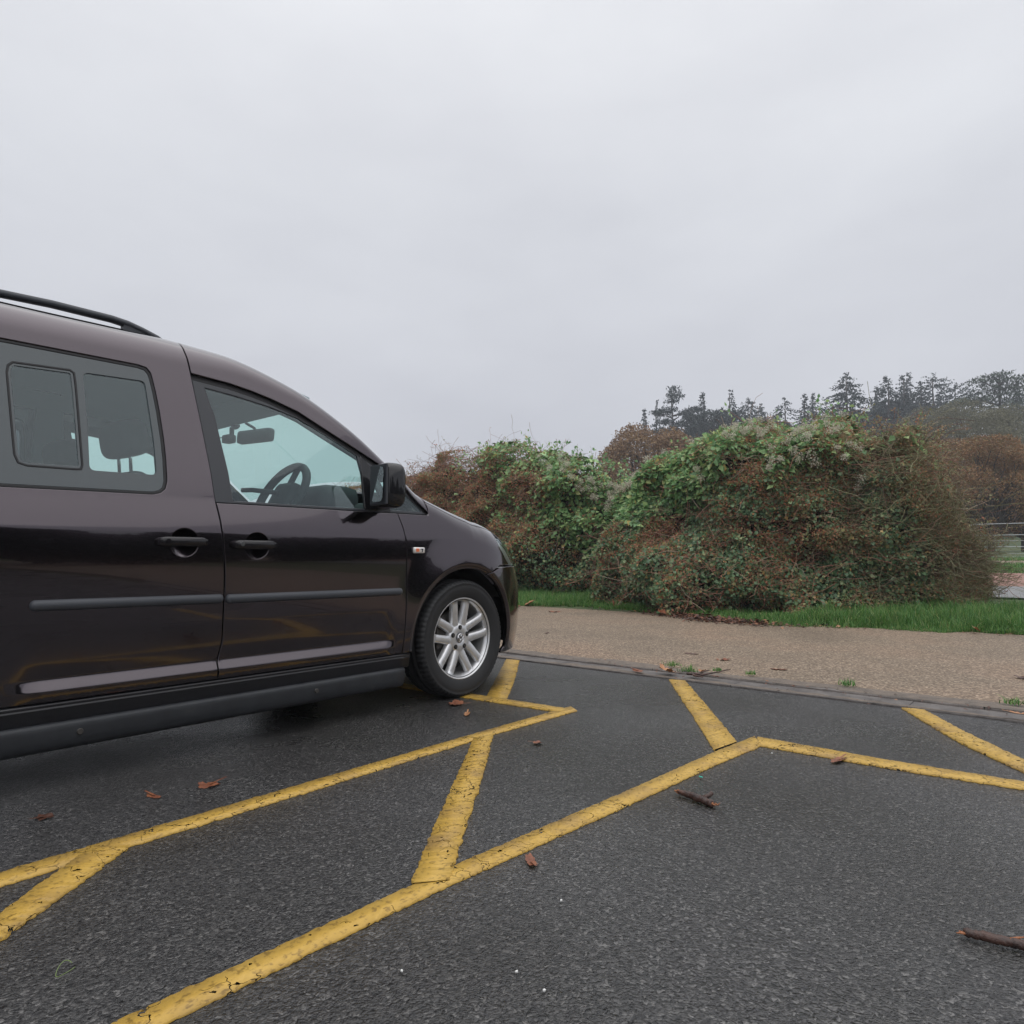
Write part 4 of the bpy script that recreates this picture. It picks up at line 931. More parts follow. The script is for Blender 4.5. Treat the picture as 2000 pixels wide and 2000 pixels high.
M['lichen'] = leaf_mat('lichened_twigs', [(0, (.11, .09, .06)), (.5, (.20, .185, .10)), (1, (.30, .29, .17))], .85, 0)
HX = 8.9
def hedge_y(px, x=HX):
    a = (px - 1000) / FPX; d = D0 + a * RIGHT; t_ = (x - CAMPOS[0]) / d[0]; return CAMPOS[1] + t_ * d[1], t_
class Bush:
    def __init__(s, prof, seed, zmin=.05, thick=1.75, cx=HX, xm=HX):
        s.cx = cx
        yz = [(hedge_y(px, xm)[0], zat(v, hedge_y(px, xm)[1])) for px, v in prof]; yz.sort()
        s.y = np.array([a for a, b in yz]); s.z = np.array([b for a, b in yz]); s.seed = seed; s.zmin = zmin; s.thick = thick
    def H(s, y): return np.interp(y, s.y, s.z) + .15 * noise1(y * 2.3 + 50, s.seed) + .07 * noise1(y * 6 + 50, s.seed + 1)
    def front(s, y, z):
        H = s.H(y); q = np.clip((z - .85) / np.maximum(H - .85, .05), 0, 1)
        T = s.thick * np.sqrt(np.maximum(1 - q ** 2.3, 0)) * (1 - .16 * (1 - sst(.1, .8, z)))
        ends = np.clip(np.minimum((y - s.y[0]) / 1.8, (s.y[-1] - y) / .9), 0, 1); T = T * np.sqrt(1 - (1 - ends) ** 2 + .02)
        return s.cx - T + 1.25 * np.exp(-((y - .45) / 1.0) ** 2) * (1 - sst(.1, 1.2, z)) * (-1 if s.seed == 21 else 0) - .48 * noise2(y * 1.1 + 40, z * 1.3 + 20, s.seed) - .27 * noise2(y * 2.7 + 40, z * 2.9 + 20, s.seed + 1) - .08 * noise2(y * 7 + 40, z * 7 + 20, s.seed + 2)
    def pts(s, n, dmean=.2, back=.15, f=None, dmin=0.):
        out = []; got = 0
        while got < n:
            m_ = n * 3; y = rng.uniform(s.y[0], s.y[-1], m_); H = s.H(y); z = s.zmin + (H - s.zmin) * rng.random(m_) ** .85
            d = dmin + rng.exponential(dmean, m_); x = s.front(y, z) + d; k = x < s.cx + .8
            if f is not None: k &= rng.random(m_) < f(y, z, z / H)
            k &= z < H
            p = np.stack([x, y, z + GZ(x, y) * .5], 1)[k]
            bk = rng.random(len(p)) < back; p[bk, 0] = 2 * s.cx - p[bk, 0]
            out.append(p); got += len(p)
        return np.concatenate(out)[:n]
    def twigs(s, n, L=(.25, .65), out=.09, f=None, spread=.75, k=6, updir=.12):
        tip = s.pts(n, .10, .1, f); hf = 1 - .75 * sst(.72, .95, tip[:, 2] / s.H(tip[:, 1])); tip[:, 0] -= rng.uniform(-.1, out, n); e_ = np.clip((s.y[0] + 1.3 - tip[:, 1]) / 1.3, 0, 1); tip[:, 1] -= e_ * rng.uniform(-.05, 1.9 * out, n); tip[:, 2] += rng.uniform(-.05, out * .8, n) * hf
        l = rng.uniform(*L, n); yc = .5 * (s.y[0] + s.y[-1])
        side_ = np.clip((tip[:, 1] - yc) / (.5 * (s.y[-1] - s.y[0])), -1, 1)
        dr = unit(np.stack([-.8 * np.ones(n), side_ * .9, updir * np.ones(n)], 1) + spread * rng.normal(size=(n, 3)) * np.array([1, 1, .55]))
        q = np.linspace(0, 1, k); bend = rng.normal(size=(n, 3)) * .18
        P_ = tip[:, None] - dr[:, None] * (l[:, None] * (1 - q)[None])[..., None] + bend[:, None] * (l[:, None] * (q * (1 - q))[None] * 2)[..., None] + rng.normal(size=(n, k, 3)) * .012
        P_[..., 2] = np.maximum(P_[..., 2], .03)
        r_ = rng.uniform(.0022, .0042, n)[:, None] * (1.15 - .75 * q)[None]
        return P_, r_
def tw_obj(name, P_, r_, mt, parent):
    V, F = tubes(P_, r_, 3, False); return mesh_np(name, V, F, mt, parent)
def seeds(name, centres, parent):
    c = []; L = []
    for p in centres - np.array([.13, 0, -.03]):
        k = int(rng.uniform(60, 100)); d = rdir(k); r_ = rng.uniform(.04, .085)
        c.append(p + d * r_ * rng.random((k, 1)) ** .4); L.append(np.full(k, .03))
    c = np.concatenate(c); return leafset(name, c, np.concatenate(L), M['seed'], parent, 0, .35)
# one climber leaf: heart shaped, folded along its rib
def clem_mesh():
    o = [(0, 0), (.22, -.06), (.38, .12), (.36, .38), (.2, .72), (0, 1.0)]
    V = [(0, y, -.03 * y) for y in (0, .35, .7, 1.0)]; me = bpy.data.meshes.new('leaf')
    R = [(x, y, .10 * x - .12 * y * y) for x, y in o[1:5]]; Lf = [(-x, y, z) for x, y, z in R]
    V = [(0, 0, 0), (0, .4, -.05), (0, 1.0, -.2)] + R + Lf
    F = [(0, 3, 4, 1), (1, 4, 5), (1, 5, 6, 2), (0, 1, 8, 7), (1, 9, 8), (1, 2, 10, 9)]
    me.from_pydata(V, [], F); me.materials.append(M['clem1']); return me
M['clem1'] = mat('climber_leaf', (.1, .2, .07), .4)
t = M['clem1'].node_tree; oi = nd(t, 'ShaderNodeObjectInfo'); r = ramp(t, [(0, (.10, .22, .08)), (.5, (.17, .33, .12)), (.85, (.26, .42, .16)), (.97, (.38, .48, .19)), (1, (.5, .36, .12))]); t.links.new(oi.outputs['Random'], r.inputs[0]); t.links.new(r.outputs[0], P(M['clem1']).inputs['Base Color'])
CLM = clem_mesh()
def climber(bush, parent, pts, big=200):
    """the nearest leaves singly, the rest as one part"""
    n = len(pts); d = np.linalg.norm(pts - CAMPOS, axis=1); fr = pts[:, 0] - bush.front(pts[:, 1], pts[:, 2]); o = np.argsort(fr + rng.uniform(0, .05, n))
    for i in o[:big]:
        ob = bpy.data.objects.new('leaf', CLM); ob.location = pts[i] - np.array([.03, 0, 0]); s_ = rng.uniform(.10, .155); ob.scale = (s_, s_, s_)
        ob.rotation_euler = (rng.uniform(-1.0, .5), rng.uniform(-.6, .6), rng.uniform(PI * .1, PI * .9)); link(ob, parent)
    p = pts[o[big:]]; n = len(p)
    ax = unit(rdir(n) * .9 + np.array([-.5, 0, -.45])); nr = unit(rdir(n) * .7 + np.array([-.45, 0, .9])); nr = unit(nr - ax * np.sum(nr * ax, 1, keepdims=True)); L = rng.uniform(.065, .125, n)
    tag(cards_obj('climber_leaves', p, ax, nr, L, L * .72, M['clem'], parent, .12), kind='stuff')

RB = Bush([(1180, 1010), (1205, 975), (1235, 945), (1262, 905), (1300, 885), (1340, 866), (1400, 842), (1470, 836), (1520, 852), (1560, 842), (1590, 812), (1625, 806), (1650, 830), (1690, 858), (1740, 850), (1775, 840), (1800, 862), (1825, 915), (1850, 972), (1872, 1025), (1893, 1070), (1908, 1115)], 21, thick=2.3, cx=8.5, xm=7.5)
LB = Bush([(640, 960), (700, 945), (770, 930), (805, 912), (840, 900), (880, 885), (920, 888), (960, 878), (1000, 874), (1040, 880), (1080, 888), (1110, 898), (1140, 912), (1170, 935), (1200, 962), (1235, 1000)], 33, xm=8.1)
PXY = lambda y: np.interp(y, *zip(*sorted((hedge_y(p, 7.7)[0], p) for p in range(560, 2020, 20))))
def near(p, a, b, w=40): return sst(a - w, a + w, p) * (1 - sst(b - w, b + w, p))
# right-hand bush
BR = thing('hedge_bush', 'large round thorn bush with leafy green climber on top and bare twigs at right', 'bush', (HX, .7, 0), 'hedge bushes across the path')
BL = thing('hedge_bush', 'reddish brown thorn bush with sparse climber, partly hidden behind the car bonnet', 'bush', (HX, 6.5, 0), 'hedge bushes across the path')
for B_ in (BR, BL): B_.location = (0, 0, 0)
def rclem(y, z, h):
    p = PXY(y); return np.clip(near(p, 1170, 1480, 50) * sst(.50, .66, h + .10 * noise2(y * 2, z * 2, 3)) + near(p, 1480, 1680, 40) * sst(.68, .80, h + .12 * noise2(y * 2, z * 2, 3)) * .8 + near(p, 1170, 1240, 30) * sst(.22, .4, h) + near(p, 1680, 1820, 30) * sst(.86, .97, h) * .3, 0, 1)
def rivy(y, z, h):
    p = PXY(y); return np.clip(near(p, 1270, 1800, 60) * (sst(.03, .12, h) * (1 - sst(.55, .75, h))) * sst(-.45, .15, noise2(y * 1.6, z * 1.8, 8)) + .25 * (1 - sst(.15, .3, h)) + near(p, 1540, 1780, 40) * .35 * sst(.3, .5, h) * (1 - sst(.75, .9, h)), 0, 1)
def rthorn(y, z, h):
    return np.clip(1 - .75 * rclem(y, z, h) - .35 * rivy(y, z, h), .05, 1) * (.10 + .90 * sst(-.3, .22, noise2(y * 3.0, z * 3.3, 12) + .4 * noise2(y * 7, z * 7, 17))) * (.45 + .55 * sst(.05, .3, h))
tag(leafset('inner_shade_leaves', RB.pts(30000, .6, .3, lambda y, z, h: (h < .86) & (PXY(y) < 1830) & ((PXY(y) < 1740) | (h < .55)), .34), rng.uniform(.08, .16, 30000), M['core'], BR, .3, .7), kind='stuff')
n = 85000; tag(leafset('thorn_leaves', RB.pts(n, .075, .12, lambda y, z, h: rthorn(y, z, h) * (1 - .85 * sst(1600, 1760, PXY(y)))), rng.uniform(.022, .046, n), M['thorn'], BR, .3, .66, 0, 0, .35), kind='stuff')
n = 50000; tag(leafset('olive_leaves', RB.pts(n, .075, .12, lambda y, z, h: rthorn(y, z, h) * sst(1520, 1720, PXY(y))), rng.uniform(.022, .044, n), M['thorn2'], BR, .3, .66, 0, 0, .35), kind='stuff')
n = 24000; tag(leafset('ivy_leaves', RB.pts(n, .06, .1, rivy), rng.uniform(.035, .065, n), M['ivy'], BR, .15, .9, .3, .06, .4), kind='stuff')
climber(RB, BR, RB.pts(11000, .08, .1, rclem))
tag(tw_obj('twigs', *RB.twigs(6500, f=lambda y, z, h: np.clip(1 - .7 * rclem(y, z, h), .1, 1)), M['twig'], BR), kind='stuff')
tag(tw_obj('lichened_twigs', *RB.twigs(3000, (.3, .95), .24, lambda y, z, h: sst(1640, 1800, PXY(y)) * (.4 + .6 * sst(0, .3, h)), .55, updir=.05), M['lichen'], BR), kind='stuff')
tag(seeds('seed_heads', RB.pts(120, .015, .0, lambda y, z, h: near(PXY(y), 1195, 1310, 20) * sst(.8, .92, h) + .8 * near(PXY(y), 1460, 1540, 20) * sst(.80, .93, h) + .2 * near(PXY(y), 1590, 1720, 20) * sst(.6, .75, h) + .012 * rclem(y, z, h)), BR), kind='stuff')
# left-hand bush
def lclem(y, z, h):
    p = PXY(y); return np.clip(near(p, 1080, 1250, 40) * sst(.25, .45, h + .12 * noise2(y * 2, z * 2, 4)) + .75 * near(p, 900, 1120, 50) * sst(.80, .92, h) + .45 * near(p, 930, 1120, 40) * sst(.40, .55, h) * sst(-.1, .35, noise2(y * 1.7, z * 2, 14)), 0, 1)
def livy(y, z, h):
    return np.clip((1 - sst(.3, .5, h)) * (.5 + .5 * sst(-.2, .3, noise2(y * 1.6, z * 1.8, 18))), 0, 1)
tag(leafset('inner_shade_leaves', LB.pts(40000, .5, .3, lambda y, z, h: h < .86, .30), rng.uniform(.08, .17, 40000), M['core'], BL, .3, .7), kind='stuff')
n = 110000; tag(leafset('thorn_leaves', LB.pts(n, .075, .12, lambda y, z, h: np.clip(1 - .75 * lclem(y, z, h) - .6 * livy(y, z, h), .05, 1) * (.10 + .90 * sst(-.3, .22, noise2(y * 2.6, z * 3.0, 13) + .4 * noise2(y * 7, z * 7, 19)))), rng.uniform(.024, .05, n), M['thorn'], BL, .3, .66, 0, 0, .35), kind='stuff')
n = 12000; tag(leafset('ivy_leaves', LB.pts(n, .06, .1, livy), rng.uniform(.04, .07, n), M['ivy'], BL, .15, .9, .3, .06, .4), kind='stuff')
climber(LB, BL, LB.pts(5600, .08, .1, lclem), 170)
tag(tw_obj('twigs', *LB.twigs(8000, (.3, .75), .12, lambda y, z, h: np.clip(1 - .7 * lclem(y, z, h), .1, 1) * (.25 + .75 * sst(.2, .5, h))), M['twig'], BL), kind='stuff')
tag(seeds('seed_heads', LB.pts(60, .015, 0, lambda y, z, h: near(PXY(y), 1120, 1230, 20) * sst(.72, .9, h) + .3 * near(PXY(y), 1020, 1120, 30) * sst(.85, .95, h)), BL), kind='stuff')
# long shoots standing out of the tops
def shoots(bush, spec, parent, lm, leaf=.035, per=9):
    Pp = []; cc = []
    for px, v0, px1, v1 in spec:
        y0, t0 = hedge_y(px, 8.6); y1, t1 = hedge_y(px1, 8.5); q = np.linspace(0, 1, 8)
        a = np.array([8.6, y0, zat(v0, t0)]); b = np.array([8.5, y1, zat(v1, t1)]); pl = a + (b - a) * q[:, None] + rng.normal(size=(8, 3)) * .018 + np.array([0, 0, .08]) * (q * (1 - q))[:, None]
        Pp.append(pl); s_ = rng.random(per); cc.append(a + (b - a) * s_[:, None] + rng.normal(size=(per, 3)) * .025)
    tag(tw_obj('shoots', np.array(Pp), np.tile(np.linspace(.006, .0025, 8), (len(Pp), 1)), M['twig'], parent), kind='stuff')
    c = np.concatenate(cc); tag(leafset('shoot_leaves', c, rng.uniform(.6, 1.3, len(c)) * leaf, lm, parent, .3, .6), kind='stuff')
shoots(LB, [(880, 905, 828, 851), (900, 905, 862, 850), (905, 905, 875, 865), (870, 915, 818, 895), (930, 890, 908, 868), (845, 925, 808, 905), (960, 890, 955, 858), (990, 885, 1000, 858), (1030, 890, 1035, 862), (1090, 900, 1100, 866), (1120, 905, 1140, 882), (820, 935, 790, 912)], BL, M['thorn2'])
shoots(LB, [(960, 890, 950, 862), (975, 885, 985, 852), (1030, 885, 1028, 862), (1080, 890, 1087, 866), (1120, 900, 1138, 885), (1000, 880, 1012, 856)], BL, M['clem'], .07, 8)
shoots(RB, [(1700, 870, 1815, 798), (1720, 880, 1800, 805), (1600, 820, 1612, 788), (1580, 830, 1588, 796), (1630, 820, 1640, 800), (1450, 845, 1445, 822), (1500, 850, 1508, 826)], BR, M['clem'], .085, 10)
shoots(RB, [(1800, 960, 1900, 880), (1860, 990, 1945, 985), (1870, 1040, 1965, 1035), (1840, 1080, 1950, 1085), (1850, 1110, 1960, 1135), (1850, 1140, 1968, 1150), (1860, 1060, 1985, 1052), (1820, 1130, 1930, 1160), (1780, 900, 1850, 842), (1840, 930, 1905, 905), (1850, 1000, 1930, 960), (1850, 1080, 1970, 1110)], BR, M['thorn2'], .03, 12)

# loose sprays all round the outline
def sprays(bush, n, parent, lm, leaf, f, per=11, L=(.15, .5)):
    y = []
    while len(y) < n:
        q = rng.uniform(bush.y[0] + .1, bush.y[-1] - .1)
        if rng.random() < f(q): y.append(q)
    y = np.array(y); H = bush.H(y); x = bush.cx + rng.normal(-.25, .35, n); a = np.stack([x, y, H - rng.uniform(.05, .35, n)], 1)
    d = unit(np.stack([rng.normal(-.25, .4, n), rng.normal(0, .6, n), rng.uniform(.3, 1.1, n)], 1)); l = rng.uniform(*L, n) + .2
    k = 7; q = np.linspace(0, 1, k); sag = -np.array([0, 0, .35]) * l[:, None, None] * (q ** 2)[None, :, None]
    Pp = a[:, None] + d[:, None] * (l[:, None] * q[None])[..., None] + sag + rng.normal(size=(n, k, 3)) * .010
    tag(tw_obj('sprays', Pp, np.tile(np.linspace(.0045, .0018, k), (n, 1)), M['twig'], parent), kind='stuff')
    w_ = rng.uniform(.25, 1, (n, per)); i0 = np.clip((w_ * (k - 1)).astype(int), 0, k - 2); fr_ = (w_ * (k - 1) - i0)[..., None]; r_ = np.arange(n)[:, None]
    c = (Pp[r_, i0] * (1 - fr_) + Pp[r_, i0 + 1] * fr_ + rng.normal(size=(n, per, 3)) * leaf * .5).reshape(-1, 3)
    tag(leafset('spray_leaves', c, rng.uniform(.6, 1.3, len(c)) * leaf, lm, parent, .3, .65, 0, 0, .3), kind='stuff')
sprays(RB, 150, BR, M['clem'], .075, lambda y: float(near(PXY(y), 1180, 1680, 40)), 10)
sprays(RB, 170, BR, M['thorn2'], .036, lambda y: float(sst(1560, 1740, PXY(y))), 16, (.2, .65))
sprays(RB, 90, BR, M['thorn'], .036, lambda y: .6, 14)
sprays(LB, 170, BL, M['thorn'], .040, lambda y: float(1 - .7 * sst(880, 960, PXY(y))), 16, (.15, .5))
sprays(LB, 130, BL, M['clem'], .075, lambda y: float(near(PXY(y), 890, 1230, 30)), 9)

# ------------------------------------------------------------------ far trees
M['needle'] = leaf_mat('conifer_needles', [(0, (.011, .027, .028)), (.6, (.017, .038, .038)), (1, (.030, .054, .046))], .6, .1)
M['cedar'] = leaf_mat('cedar_needles', [(0, (.035, .060, .040)), (.6, (.055, .085, .055)), (1, (.08, .11, .07))], .6, .1)
M['oakleaf'] = leaf_mat('evergreen_oak_leaves', [(0, (.012, .024, .024)), (.6, (.020, .036, .034)), (1, (.034, .052, .042))], .6, .1)
M['brownleaf'] = leaf_mat('brown_leaves', [(0, (.17, .10, .065)), (.4, (.24, .15, .085)), (.75, (.28, .19, .10)), (1, (.38, .24, .12))], .7, .2)
M['oliveleaf'] = leaf_mat('olive_leaves_far', [(0, (.12, .115, .075)), (.5, (.165, .16, .10)), (1, (.22, .205, .13))], .7, .2)
M['rustleaf'] = leaf_mat('rust_leaves', [(0, (.15, .095, .05)), (.4, (.28, .15, .07)), (.75, (.34, .19, .08)), (1, (.17, .18, .085))], .7, .2)
M['bark'] = mat('bark', (.06, .05, .042), .9); bump_on(M['bark'], 12, .6, .05, 6)
def trunk(parent, h, r, lean=(0, 0), z0=-.6):
    q = np.linspace(0, 1, 9); p = np.stack([lean[0] * q ** 1.5 * h + .02 * h * np.sin(q * 5), lean[1] * q ** 1.5 * h, z0 + (h - z0) * q], 1)
    return tube_obj('trunk', p, r * (1.05 - q * .9), M['bark'], parent, 8)
def limbs(parent, P0, P1, r0, mt=None):
    P0 = np.array(P0); P1 = np.array(P1); q = np.linspace(0, 1, 6); n = len(P0)
    L = P0[:, None] + (P1 - P0)[:, None] * q[None, :, None] + rng.normal(size=(n, 6, 3)) * .04 * np.linalg.norm(P1 - P0, axis=1)[:, None, None] * (q * (1 - q) * 4)[None, :, None]
    V, F = tubes(L, np.repeat((r0 * (1.1 - .9 * q))[None], n, 0), 5, False); o = mesh_np('limbs', V, F, mt or M['bark'], parent, True); return tag(o, kind='stuff')
def conifer(parent, h, r, lv=0, br=13, mt=None, droop=.34, gap=.0, top=1.0, first=.06):
    C_, A_, L_ = [], [], []; lv = max(lv, int(h * 1.8))
    for i in range(lv):
        f = first + (1 - first) * (i / (lv - 1)); z = h * f; R = r * (1 - f) ** top * rng.uniform(.8, 1.1) + .06
        for b in range(br):
            if rng.random() < gap: continue
            a = rng.uniform(0, 2 * PI); Rb = R * rng.uniform(.6, 1.15); k = max(3, int(Rb / .13)); q = np.linspace(.15, 1, k)
            d = np.array([math.cos(a), math.sin(a), 0])
            p = d * (Rb * q)[:, None]; p[:, 2] = z + rng.uniform(-.6, .6) * h / lv - droop * Rb * q ** 1.4 + .10 * Rb * q ** 3 + rng.normal(size=k) * .06
            p[:, :2] += rng.normal(size=(k, 2)) * .10
            C_.append(p); A_.append(np.tile(unit(d + np.array([0, 0, -.25])), (k, 1)) + rng.normal(size=(k, 3)) * .45); L_.append(rng.uniform(.32, .60, k) * (1 - .35 * q) * (1 - .25 * f))
    c = np.concatenate(C_); a = unit(np.concatenate(A_)); L = np.concatenate(L_) * (h / 17) ** .4; nr = unit(rdir(len(c)) * 1.2 + np.array([0, 0, .6])); nr = unit(nr - a * np.sum(nr * a, 1, keepdims=True))
    c2 = np.concatenate([c, c]); a2 = np.concatenate([a, unit(a + np.array([0, 0, -.5]))]); n2 = unit(np.concatenate([nr, rdir(len(c))])); n2 = unit(n2 - a2 * np.sum(n2 * a2, 1, keepdims=True)); L2 = np.concatenate([L, L * .8])
    return cards_obj('crown', c2, a2, n2, L2, L2 * .55, mt or M['needle'], parent)
def pads(parent, spec, mt, size=.4, dens=34, drop=0., up=.6):
    """flat clumps: (x, y, z, rx, rz)"""
    C_ = []
    for x, y, z, rx, rz in spec:
        k = int(dens * rx * rx * 4); a = rng.uniform(0, 2 * PI, k); q = np.sqrt(rng.random(k)) * rng.uniform(.75, 1.1, k)
        C_.append(np.stack([x + rx * q * np.cos(a), y + rx * q * np.sin(a), z + rz * rng.normal(size=k) * .5 * (1.1 - q * .6) - drop * rx * q ** 2], 1))
    c = np.concatenate(C_); return leafset('crown', c, rng.uniform(.6, 1.3, len(c)) * size, mt, parent, up, .45)
def dome(parent, h, rx, mt, n, size, seed, z0=.18, weep=.0, holes=.3, sq=.5):
    """broadleaf crown: leaves on lumpy shells, gaps between the lumps"""
    k = 46; g = np.random.default_rng(seed); d = unit(g.normal(size=(k, 3)) * np.array([1, 1, .8]) + np.array([0, 0, .25])); zc = h * (z0 + 1) / 2; rz = h * (1 - z0) / 2
    cen = np.stack([d[:, 0] * rx * .68, d[:, 1] * rx * .68, zc + d[:, 2] * rz * .70], 1); rad = g.uniform(.24, .40, k) * rx
    w_ = rad ** 2; i = g.choice(k, n, p=w_ / w_.sum()); u = unit(g.normal(size=(n, 3)) + np.array([0, 0, .35]) + d[i] * .6); q = 1 - g.exponential(.16, n)
    c = cen[i] + u * (rad[i] * np.clip(q, .1, 1.15))[:, None] * np.array([1, 1, .85]); c[:, 2] -= weep * g.random(n) * rad[i]
    keep = noise2(c[:, 0] * 1.3 / rx * 4 + 50, c[:, 2] * 1.3 / rx * 4 + c[:, 1] * 2 / rx + 50, seed) > -1 + holes; c = c[keep]
    c = c[c[:, 2] < h]; o = leafset('crown', c, g.uniform(.6, 1.4, len(c)) * size, mt, parent, .3, sq, weep)
    limbs(parent, [(0, 0, h * .12)] * k, cen, np.full(1, .035 * rx)); return o
def tree(px, D, v, label, build, group, cat='tree', name='conifer', shrink=1.):
    x, y = spot(px, D); z = float(GZ(x, y)); h = (zat(v, D) - z) * shrink
    o = thing(name, label, cat, (x, y, z), group); build(o, h); o.rotation_euler.z = rng.uniform(0, 6.28) if name in ('conifer',) else 0
    return o
GC = 'dark trees along the misty skyline'
def CON(r, **kw):
    def f(o, h): trunk(o, h * .97, .022 * h); conifer(o, h, r, **kw)
    return f
def scots(o, h):
    ux, uy = RIGHT[0], RIGHT[1]; trunk(o, h * .95, .33, (.0, .0))
    sp = [(.2, .96, 1.1, .7), (.35, .915, 1.35, .5), (-.1, .87, 1.1, .45), (-.45, .80, 1.3, .5), (-1.6, .775, 1.5, .5), (-2.6, .775, 1.0, .35), (1.6, .765, 1.0, .35), (2.9, .795, 1.4, .45), (3.5, .80, .9, .4), (-1.0, .70, 1.5, .5), (1.0, .68, 1.3, .5), (.1, .60, 1.6, .6), (-2.0, .62, 1.6, .6), (1.8, .58, 1.5, .6)]
    pads(o, [(a * ux, a * uy, b * h, c_, d) for a, b, c_, d in sp], M['needle'], .42)
    limbs(o, [(0, 0, b * h - .9) for a, b, c_, d in sp], [(a * ux, a * uy, b * h) for a, b, c_, d in sp], np.full(1, .10))
def cedar(o, h):
    ux, uy = RIGHT[0], RIGHT[1]; trunk(o, h * .95, .5)
    sp = [(.2, .99, 1.5, .10), (-1.0, .962, 2.2, .10), (1.5, .955, 1.9, .10), (-2.6, .93, 1.7, .10), (.3, .925, 2.6, .12), (2.6, .915, 1.5, .10), (-.9, .875, 2.4, .15), (1.2, .87, 2.2, .15), (0, .82, 3.0, .2), (-2.2, .79, 2.4, .15), (2.4, .79, 2.4, .15), (0, .74, 3.6, .3), (-4.2, .80, 1.8, .12), (-5.4, .77, 1.6, .12), (0, .66, 4.2, .4), (-3, .68, 3., .3), (3, .68, 3., .3)]
    pads(o, [(a * ux, a * uy, b * h, c_, d) for a, b, c_, d in sp], M['cedar'], .36, 17, .05, 2.)
    limbs(o, [(0, 0, b * h - .8) for a, b, c_, d in sp], [(a * ux, a * uy, b * h) for a, b, c_, d in sp], np.full(1, .12))
def DOME(rx, mt, n, size, seed, **kw):
    def f(o, h): trunk(o, h * .55, .05 * h * .6); dome(o, h, rx, M[mt], n, size, seed, **kw)
    return f
tree(1318, 100, 748, 'tall gnarled pine with flat tiered clumps standing highest above the rounded brown tree', scots, GC, 'pine tree', 'pine_tree')
tree(1287, 104, 782, 'small ragged conifer just left of the gnarled pine', CON(6.25, lv=14, br=6, gap=.15), GC)
tree(1262, 108, 801, 'smallest pointed conifer tip at the left end of the misty skyline trees', CON(4.05, lv=16), GC)
tree(1345, 98, 790, 'low dark round-headed tree just right of the gnarled pine', DOME(3.4, 'oakleaf', 5000, .42, 5, holes=.25), GC, 'tree', 'evergreen_tree')
tree(1392, 96, 786, 'broad dark domed tree below a small pointed conifer tip', DOME(4.4, 'oakleaf', 8000, .42, 6, holes=.2), GC, 'tree', 'evergreen_tree')
tree(1377, 104, 766, 'pointed conifer tip rising over the broad dark domed tree', CON(5.33), GC)
tree(1434, 100, 762, 'slim pointed conifer right of the broad dark domed tree', CON(7.36, br=8), GC)
tree(1468, 103, 776, 'spreading conifer with several tops beside the slim pointed one', CON(9.94, lv=18, br=10, top=.6), GC)
tree(1492, 108, 790, 'short conifer filling the dip in the skyline above the climber leaves', CON(6.63), GC)
tree(1538, 98, 777, 'wide flat-topped conifer behind the highest climber shoots', CON(9.57, lv=15, br=8, top=.55, gap=.1), GC)
tree(1579, 101, 769, 'narrow conifer, left one of a close pair behind the bush top', CON(5.52), GC)
tree(1596, 106, 768, 'narrow conifer, right one of a close pair behind the bush top', CON(5.16), GC)
tree(1662, 92, 727, 'large full conical spruce standing alone, tallest on the skyline', CON(12.52, lv=30, br=13, top=.72), GC)
tree(1722, 106, 754, 'thin small conifer between the large spruce and the dense conifer row', CON(5.52), GC)
tree(1741, 96, 735, 'first broad conifer of the dense row right of the large spruce', CON(9.94, br=12, top=.75), GC)
tree(1772, 97, 732, 'conifer in the middle of the dense row, left of the sharpest tip', CON(8.47, br=11), GC)
tree(1787, 101, 726, 'conifer with the sharpest tip in the dense row', CON(7.73, br=10), GC)
tree(1809, 99, 747, 'lower conifer closing the dense row on its right', CON(7.36, br=11), GC)
tree(1837, 96, 729, 'round-topped open conifer between the dense row and the flat cedar', CON(9.20, lv=18, br=9, top=.45, gap=.1, droop=.05), GC)
tree(1878, 104, 748, 'low ragged pine with open top left of the flat cedar', CON(11.97, lv=10, br=9, top=.35, gap=.2, droop=.0), GC, 'tree', 'pine_tree')
tree(1966, 84, 722, 'spreading cedar with flat branch tiers at the right edge of the picture', cedar, GC, 'cedar tree', 'cedar_tree')
tree(2000, 92, 746, 'dark conifer cut by the right picture edge behind the cedar', CON(8.28), GC)
for px, D, v, r_, sd_ in ((1705, 100, 785, 6., 71), (1770, 100, 772, 7., 72), (1505, 108, 815, 6., 73), (1445, 104, 800, 6.5, 74), (1620, 104, 800, 6., 75)):
    tree(px, D, v, {71: 'low dark evergreen mass between the large spruce and the dense row', 72: 'low dark evergreen mass at the foot of the dense conifer row', 73: 'low dark evergreen mass behind the middle of the bush top', 74: 'low dark evergreen mass below the slim pointed conifer', 75: 'low dark evergreen mass left of the large spruce foot'}[sd_], DOME(r_, 'oakleaf', 6000, .5, sd_, holes=.1), GC, 'tree', 'evergreen_tree')
tree(1268, 46, 806, 'rounded tree with drooping brown autumn leaves left of the skyline conifers', DOME(3.9, 'brownleaf', 36000, .18, 11, z0=.02, weep=.5, holes=.08, sq=.5), 'autumn trees beyond the hedge', 'tree', 'autumn_tree')
tree(1200, 42, 885, 'low brown tree shoulder against the sky between the two bushes', DOME(2.2, 'brownleaf', 14000, .15, 12, z0=.0, weep=.4, holes=.12, sq=.45), 'autumn trees beyond the hedge', 'tree', 'autumn_tree')
GO = 'olive brown trees on the right'
tree(1835, 62, 782, 'leftmost broad olive brown tree below the skyline conifers', DOME(4.6, 'oliveleaf', 24000, .16, 13, z0=.0, holes=.1, sq=.4), GO, 'tree', 'autumn_tree')
tree(1905, 60, 768, 'middle broad olive brown tree in front of the flat cedar', DOME(5.0, 'oliveleaf', 26000, .16, 14, z0=.0, holes=.1, sq=.4), GO, 'tree', 'autumn_tree')
